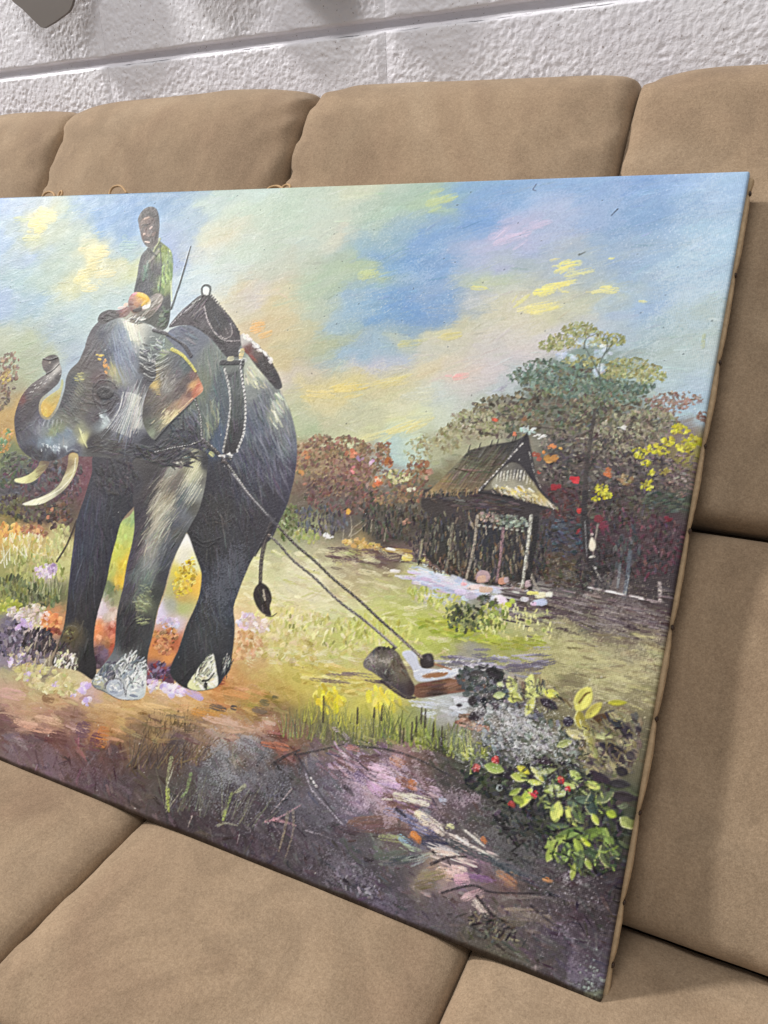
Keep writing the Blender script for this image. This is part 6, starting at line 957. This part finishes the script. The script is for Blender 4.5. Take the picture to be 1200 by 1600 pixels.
for x, y, r in ((774, 1187, 6), (744, 1199, 8), (833, 1240, 9), (876, 1219, 7), (888, 1233, 3), (800, 1256, 6)): clump(x, y, r * .7, r * .7, 16, [(206, 58, 62), (226, 84, 80), (176, 50, 56)] if r != 8 and r != 6 or y < 1190 else [(150, 60, 54), (170, 66, 60)], 3, 2.4)
D(780, 1231, 5, 5, 0, (150, 160, 160)); D(781, 1231, 3, 3, 0, (28, 28, 30))
for x, y, rx, ry, a in ((790, 1120, 46, 34, .6), (815, 1155, 60, 30, .6), (860, 1190, 40, 18, .55), (770, 1090, 24, 20, .45), (880, 1160, 30, 20, .4), (740, 1160, 34, 30, .3), (905, 1370, 30, 16, .5)): bloom(x, y, rx, ry, (226, 226, 230), a, 20)
for _ in range(90): x, y = R_.gauss(812, 44), R_.gauss(1148, 24); D(x, y, R_.uniform(3, 7), .8, R_.uniform(0, 90), (216, 218, 222), .5, .6)
clump(965, 1390, 20, 20, 40, [(48, 40, 46), (64, 54, 60)], 6, 1.6, -20, 30, .6)
clump(910, 1320, 60, 44, 120, [(70, 86, 52), (96, 116, 60), (46, 52, 44), (130, 150, 66)], 7, 1.8, 40, 50, .8); clump(880, 1235, 80, 34, 130, [(60, 66, 52), (104, 120, 70), (150, 164, 84), (48, 46, 50)], 6, 1.7, 30, 50, .75); clump(950, 1160, 44, 50, 110, [(84, 74, 72), (130, 120, 86), (58, 52, 56), (160, 152, 104)], 7, 1.6, 40, 40, .75); clump(830, 1085, 50, 24, 60, [(150, 154, 92), (96, 92, 72), (70, 68, 66)], 6, 1.5, 50, 40, .7)
# worn lower corner and specks of grey size showing through
for _ in range(60): D(R_.gauss(925, 12), R_.gauss(1535, 22), R_.uniform(1, 2.6), R_.uniform(.8, 1.8), R_.uniform(0, 180), (150, 160, 156), .7)
blob([(914, 1550), (930, 1548), (940, 1545), (936, 1566), (926, 1562)], (132, 138, 112), .7, 2, .6, .4)
for _ in range(260): D(R_.uniform(0, 1150), R_.uniform(320, 1540), R_.uniform(.7, 1.5), .7, R_.uniform(0, 180), R_.choice([(236, 236, 230), (40, 38, 42)]), .4, 0)
def _blur(A, n):
    for _ in range(n):
        A = np.pad(A, ((1, 1), (1, 1), (0, 0)), mode='edge')
        A = (A[1:-1, 1:-1] * 2 + A[:-2, 1:-1] + A[2:, 1:-1] + A[1:-1, :-2] + A[1:-1, 2:]) / 6
    return A
wide = _blur(BUF[::4, ::4], 14).repeat(4, 0).repeat(4, 1)[:GH, :GW]
BUF += (BUF - _blur(wide, 3)) * 0.20
BUF += (BUF - _blur(BUF, 5)) * 0.80                       # the crisp ridges of the paint
lum = BUF @ np.array([0.3, 0.59, 0.11], np.float32)
low_ = np.clip((yy / GH - 0.62) / 0.2, 0, 1) * np.clip((150 - lum) / 60, 0, 1)
BUF[:] = lum[..., None] + (BUF - lum[..., None]) * (0.87 - 0.10 * low_)[..., None]
lum = np.clip(lum, 0, 255)[..., None]
BUF += 7 * np.clip((105 - lum) / 70, 0, 1) + 9 * np.clip((lum - 105) / 50, 0, 1) * np.clip((yy[..., None] / GH - 0.5) / 0.1, 0, 1)
rim = np.clip(1 - (GH - 1 - yy + WX * 2) / 3.4, 0, 1)[..., None] * 0.85; BUF[:] = BUF * (1 - rim) + np.array((42, 30, 20), np.float32) * rim  # bottom edge: dark umber border, with the contact shadow painted into its colour
BUF += (SPK[..., None] - 0.5) * 12 + (fbm(xx / 2.2, yy / 2.2, 31, 2)[..., None]) * 9
np.clip(BUF, 14, 250, out=BUF)

# ------------------------------------------------------------------ painting object: canvas wrapped over a stretcher
BASE = np.array([X_L, BR[1], BR[2] + CAM_Z])
painting = empty('painting', (X_L + CW / 2, BR[1], BR[2] + CAM_Z), 'unframed oil painting of a working elephant and its rider, leaning on the sofa back', 'painting')
ex = np.array([1.0, 0, 0])
PM = Matrix(((1, 0, 0, painting.location.x), (0, UP[1], -NB[1], painting.location.y), (0, UP[2], -NB[2], painting.location.z), (0, 0, 0, 1)))
painting.matrix_world = PM            # local x right, y up the canvas, z out of the picture
us = [0.0]; 
while us[-1] < CW: us.append(us[-1] + np.interp(us[-1], [0, 0.28, 0.34, 0.7, CW], [0.003, 0.003, 0.0010, 0.00084, 0.00070]))
us = np.array(us); us = us * CW / us[-1]
vs_ = np.linspace(0, CH, int(CH / 0.00070))
fold = np.array([0.0007, 0.0016, 0.0028, 0.005, 0.009])
ue = np.r_[-fold[::-1], us, CW + fold]; ve = np.r_[-fold[::-1], vs_, CH + fold]
U, V = np.meshgrid(ue, ve)            # V down from the top
def wrap(t, L, r=0.0018):
    e = np.clip(np.maximum(-t, t - L), 0, None); a = np.clip(e / r, 0, math.pi / 2)
    out = np.where(e > 0, r * np.sin(a), 0); back = np.where(e > 0, r * (1 - np.cos(a)) + np.clip(e - r * math.pi / 2, 0, None), 0)
    return np.clip(t, 0, L) + np.where(t > L, out, -out), back
UX, bu = wrap(U, CW); VX, bv = wrap(V, CH)
fx = np.clip(U * 1000 / MM, 0, GW - 1.001); fy = np.clip(V * 1000 / MM, 0, GH - 1.001)
ix = fx.astype(int); iy = fy.astype(int); tx = (fx - ix).astype(np.float32); ty = (fy - iy).astype(np.float32)
def samp(A):
    e = (1,) * (A.ndim - 2)
    a = tx.reshape(tx.shape + e); b = ty.reshape(ty.shape + e)
    return (A[iy, ix] * (1 - a) + A[iy, ix + 1] * a) * (1 - b) + (A[iy + 1, ix] * (1 - a) + A[iy + 1, ix + 1] * a) * b
RELIEF += 0.12 * fbm(xx / 3.0, yy / 3.0, 55, 2)
edge_in = np.minimum(np.minimum(U, CW - U), np.minimum(V, CH - V))
relief = samp(RELIEF) * 0.00062 * np.clip(edge_in / 0.002, 0, 1)
sag = -0.0012 * np.sin(np.pi * np.clip(U / CW, 0, 1)) * np.sin(np.pi * np.clip(V / CH, 0, 1))
Px = UX - CW / 2; Py = CH - VX; Pz = relief + sag - bu - bv
cme = grid_mesh('canvas', np.stack([Px, Py, Pz], -1), True, True)
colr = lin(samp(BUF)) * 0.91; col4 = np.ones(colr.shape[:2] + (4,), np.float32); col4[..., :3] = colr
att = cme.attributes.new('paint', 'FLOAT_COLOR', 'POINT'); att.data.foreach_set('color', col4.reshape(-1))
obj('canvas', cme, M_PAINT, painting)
# stretcher bars
SB = 0.038
for nm, a in (('side', (CW / 2 - SB, CW / 2 - 0.0005, 0.0, CH)), ('side', (-CW / 2 + 0.0005, -CW / 2 + SB, 0.0, CH)), ('rail', (-CW / 2 + SB, CW / 2 - SB, 0.0, SB)), ('rail', (-CW / 2 + SB, CW / 2 - SB, CH - SB, CH))):
    obj('stretcher_bar', box_mesh('stretcher_bar', a[0], a[1], a[2], a[3], -THK, -0.003), M_WOOD, painting)
# tacks and the raw canvas turned over the side
ts = [(to_canvas([p])[0, 1]) / 1000 for p in ((1171, 292), (1148, 420), (1122, 558), (1098, 690), (1074, 825), (1046, 978), (1020, 1122), (995, 1271), (971, 1414), (950, 1512))]
tack_v = sorted(CH - t for t in ts)
def hem(tv, side):
    n = int(CH / 0.0016); y = np.linspace(0.001, CH - 0.001, n)
    kn = np.r_[-0.02, tv, CH + 0.02]
    j = np.clip(np.searchsorted(kn, y) - 1, 0, len(kn) - 2); t = (y - kn[j]) / (kn[j + 1] - kn[j])
    puff = np.clip(np.sin(np.pi * t), 0, 1) ** 0.45
    puff = puff * (0.86 + 0.3 * fbm(y * 30, y * 0 + side, 12, 2))
    a = np.linspace(-0.35 * math.pi, 0.62 * math.pi, 11)
    out = np.zeros((n, 11, 3))
    r = 0.0016 + 0.0024 * puff
    cz = -0.0095 - 0.0012 * (1 - puff)
    for k, an in enumerate(a):
        out[:, k, 0] = CW / 2 + 0.0012 + r * np.cos(an) * 1.1 + 0.0003 * fbm(y * 260, y * 0 + k, 4, 2)
        out[:, k, 1] = y
        out[:, k, 2] = cz - r * np.sin(an) * 1.7
    out[:, 0, 0] = CW / 2 - 0.001; out[:, -1, 0] = CW / 2 - 0.001
    out[..., 0] *= side
    return grid_mesh('turned_edge', out, True, side < 0)
for s in (1, -1): obj('turned_edge', hem(tack_v, s), M_RAW, painting)
def tack_mesh():
    seg = 10; v = []; f = []
    prof = [(0.0, 0.0021), (0.0012, 0.0019), (0.0020, 0.0011), (0.0021, 0.0005), (0.0007, 0.0003), (0.0004, -0.004)]
    for r, h in prof:
        for k in range(seg): w = 2 * math.pi * k / seg; v.append((h, r * math.cos(w), r * math.sin(w)))
    for i in range(len(prof) - 1):
        for k in range(seg): f.append((i * seg + k, i * seg + (k + 1) % seg, (i + 1) * seg + (k + 1) % seg, (i + 1) * seg + k))
    return py_mesh('tack', v, f, True)
tk = tack_mesh(); tk.materials.append(M_TACK)
for s in (1, -1):
    for y in tack_v:
        o = obj('tack', tk, M_TACK, painting, (s * (CW / 2 + 0.0030), y, -0.0100 + R_.gauss(0, .0006))); o.rotation_euler = (0, R_.gauss(0, .12) + (0 if s > 0 else math.pi), R_.gauss(0, .15))
        g = obj('pleat', box_mesh('pleat', -0.0003, 0.0003, -0.011, -0.001, -0.0007, 0.0007), M_TACK, painting, (s * (CW / 2 + 0.0024), y, -0.0088)); g.rotation_euler = (0.12, 0, 0)
# cord tied behind: small loops show over the top edge
def top_pt(p, h=0.0):
    q = to_canvas([p])[0] / 1000; return (q[0] - CW / 2, CH - q[1])
for pts in ([(48, 312), (52, 303), (60, 300), (68, 305), (70, 312)], [(74, 312), (75, 302), (79, 299), (80, 306), (77, 312)], [(154, 312), (156, 297), (164, 291), (174, 293), (184, 305)], [(403, 302), (406, 294), (418, 291), (428, 297), (424, 304)], [(426, 303), (427, 293), (434, 289), (440, 293), (438, 304)]):
    q = [(a, b + 0.0092) for a, b in (top_pt(p) for p in pts)]
    c = catmull([(a, b, -0.012 - 0.0015 * math.sin(i)) for i, (a, b) in enumerate(q)], 6)
    obj('cord_loop', tube_mesh('cord_loop', c, 0.0013, 7), M_CORD, painting)
# back cord
obj('hanging_cord', tube_mesh('hanging_cord', catmull([(-0.5, CH - 0.03, -0.0195), (-0.2, CH - 0.022, -0.0195), (0.1, CH - 0.02, -0.0195), (0.5, CH - 0.03, -0.0195)], 10), 0.0012, 7), M_CORD, painting)

# ------------------------------------------------------------------ things fixed to the wall above the sofa
def wall_pt(p): q = on_y(p, WALL_Y - 0.012); return q[0], q[2] + CAM_Z
x, z = wall_pt((357, 4))
plug = obj('wall_plug', tube_mesh('wall_plug', [(0, 0.006, 0), (0, -0.002, 0)], [0.0030, 0.0034], 16, False), M_WALL, wall, (x, -0.006, z))
hole = obj('plug_hole', tube_mesh('plug_hole', [(0, 0.004, 0), (0, -0.0015, 0)], [0.0016, 0.0020], 12), M_TACK, wall, (x, -0.0068, z))
def plate(name, outline, y0, th, label, cat):
    """a flat hanging plate with rounded lower tip"""
    q = catmull(outline, 5, True); n = len(q)
    v = [(a, y0, b) for a, b in q] + [(a, y0 + th, b) for a, b in q]
    f = [tuple(range(n))[::-1], tuple(range(n, 2 * n))] + [(i, (i + 1) % n, (i + 1) % n + n, i + n) for i in range(n)]
    o = obj(name, py_mesh(name, v, f), M_GREY); o['label'] = label; o['category'] = cat; return o
def wp(p, y): q = on_y(p, y); return (q[0], q[2] + CAM_Z)
yq = WALL_Y - 0.034
OUT = ((18, -6), (40, 16), (60, 36), (70, 44), (80, 40), (98, 28), (116, 8), (124, -60), (100, -130), (40, -130), (6, -60))
for dx, dy, lb in ((0, 0, 'smooth grey plate with a pointed lower corner hanging on the block wall'), (268, -44, 'added grey plate out of view, placed to cast a shadow by the wall plug'), (436, -58, 'added grey plate out of view, placed to cast a shadow by the vertical block joint')):  # second and third plates are added out of view for their wall shadows
    o = plate('hanging_plate', [wp((a + dx, b + dy), yq) for a, b in OUT], yq - 0.004, 0.004, lb, 'plate')
    o['group'] = 'grey plates hanging along the wall'
    c = wp((70 + dx, -60 + dy), yq)
    obj('peg', tube_mesh('peg', [(c[0], yq - 0.001, c[1]), (c[0], WALL_Y + 0.01, c[1])], 0.004, 10), M_GREY, o)
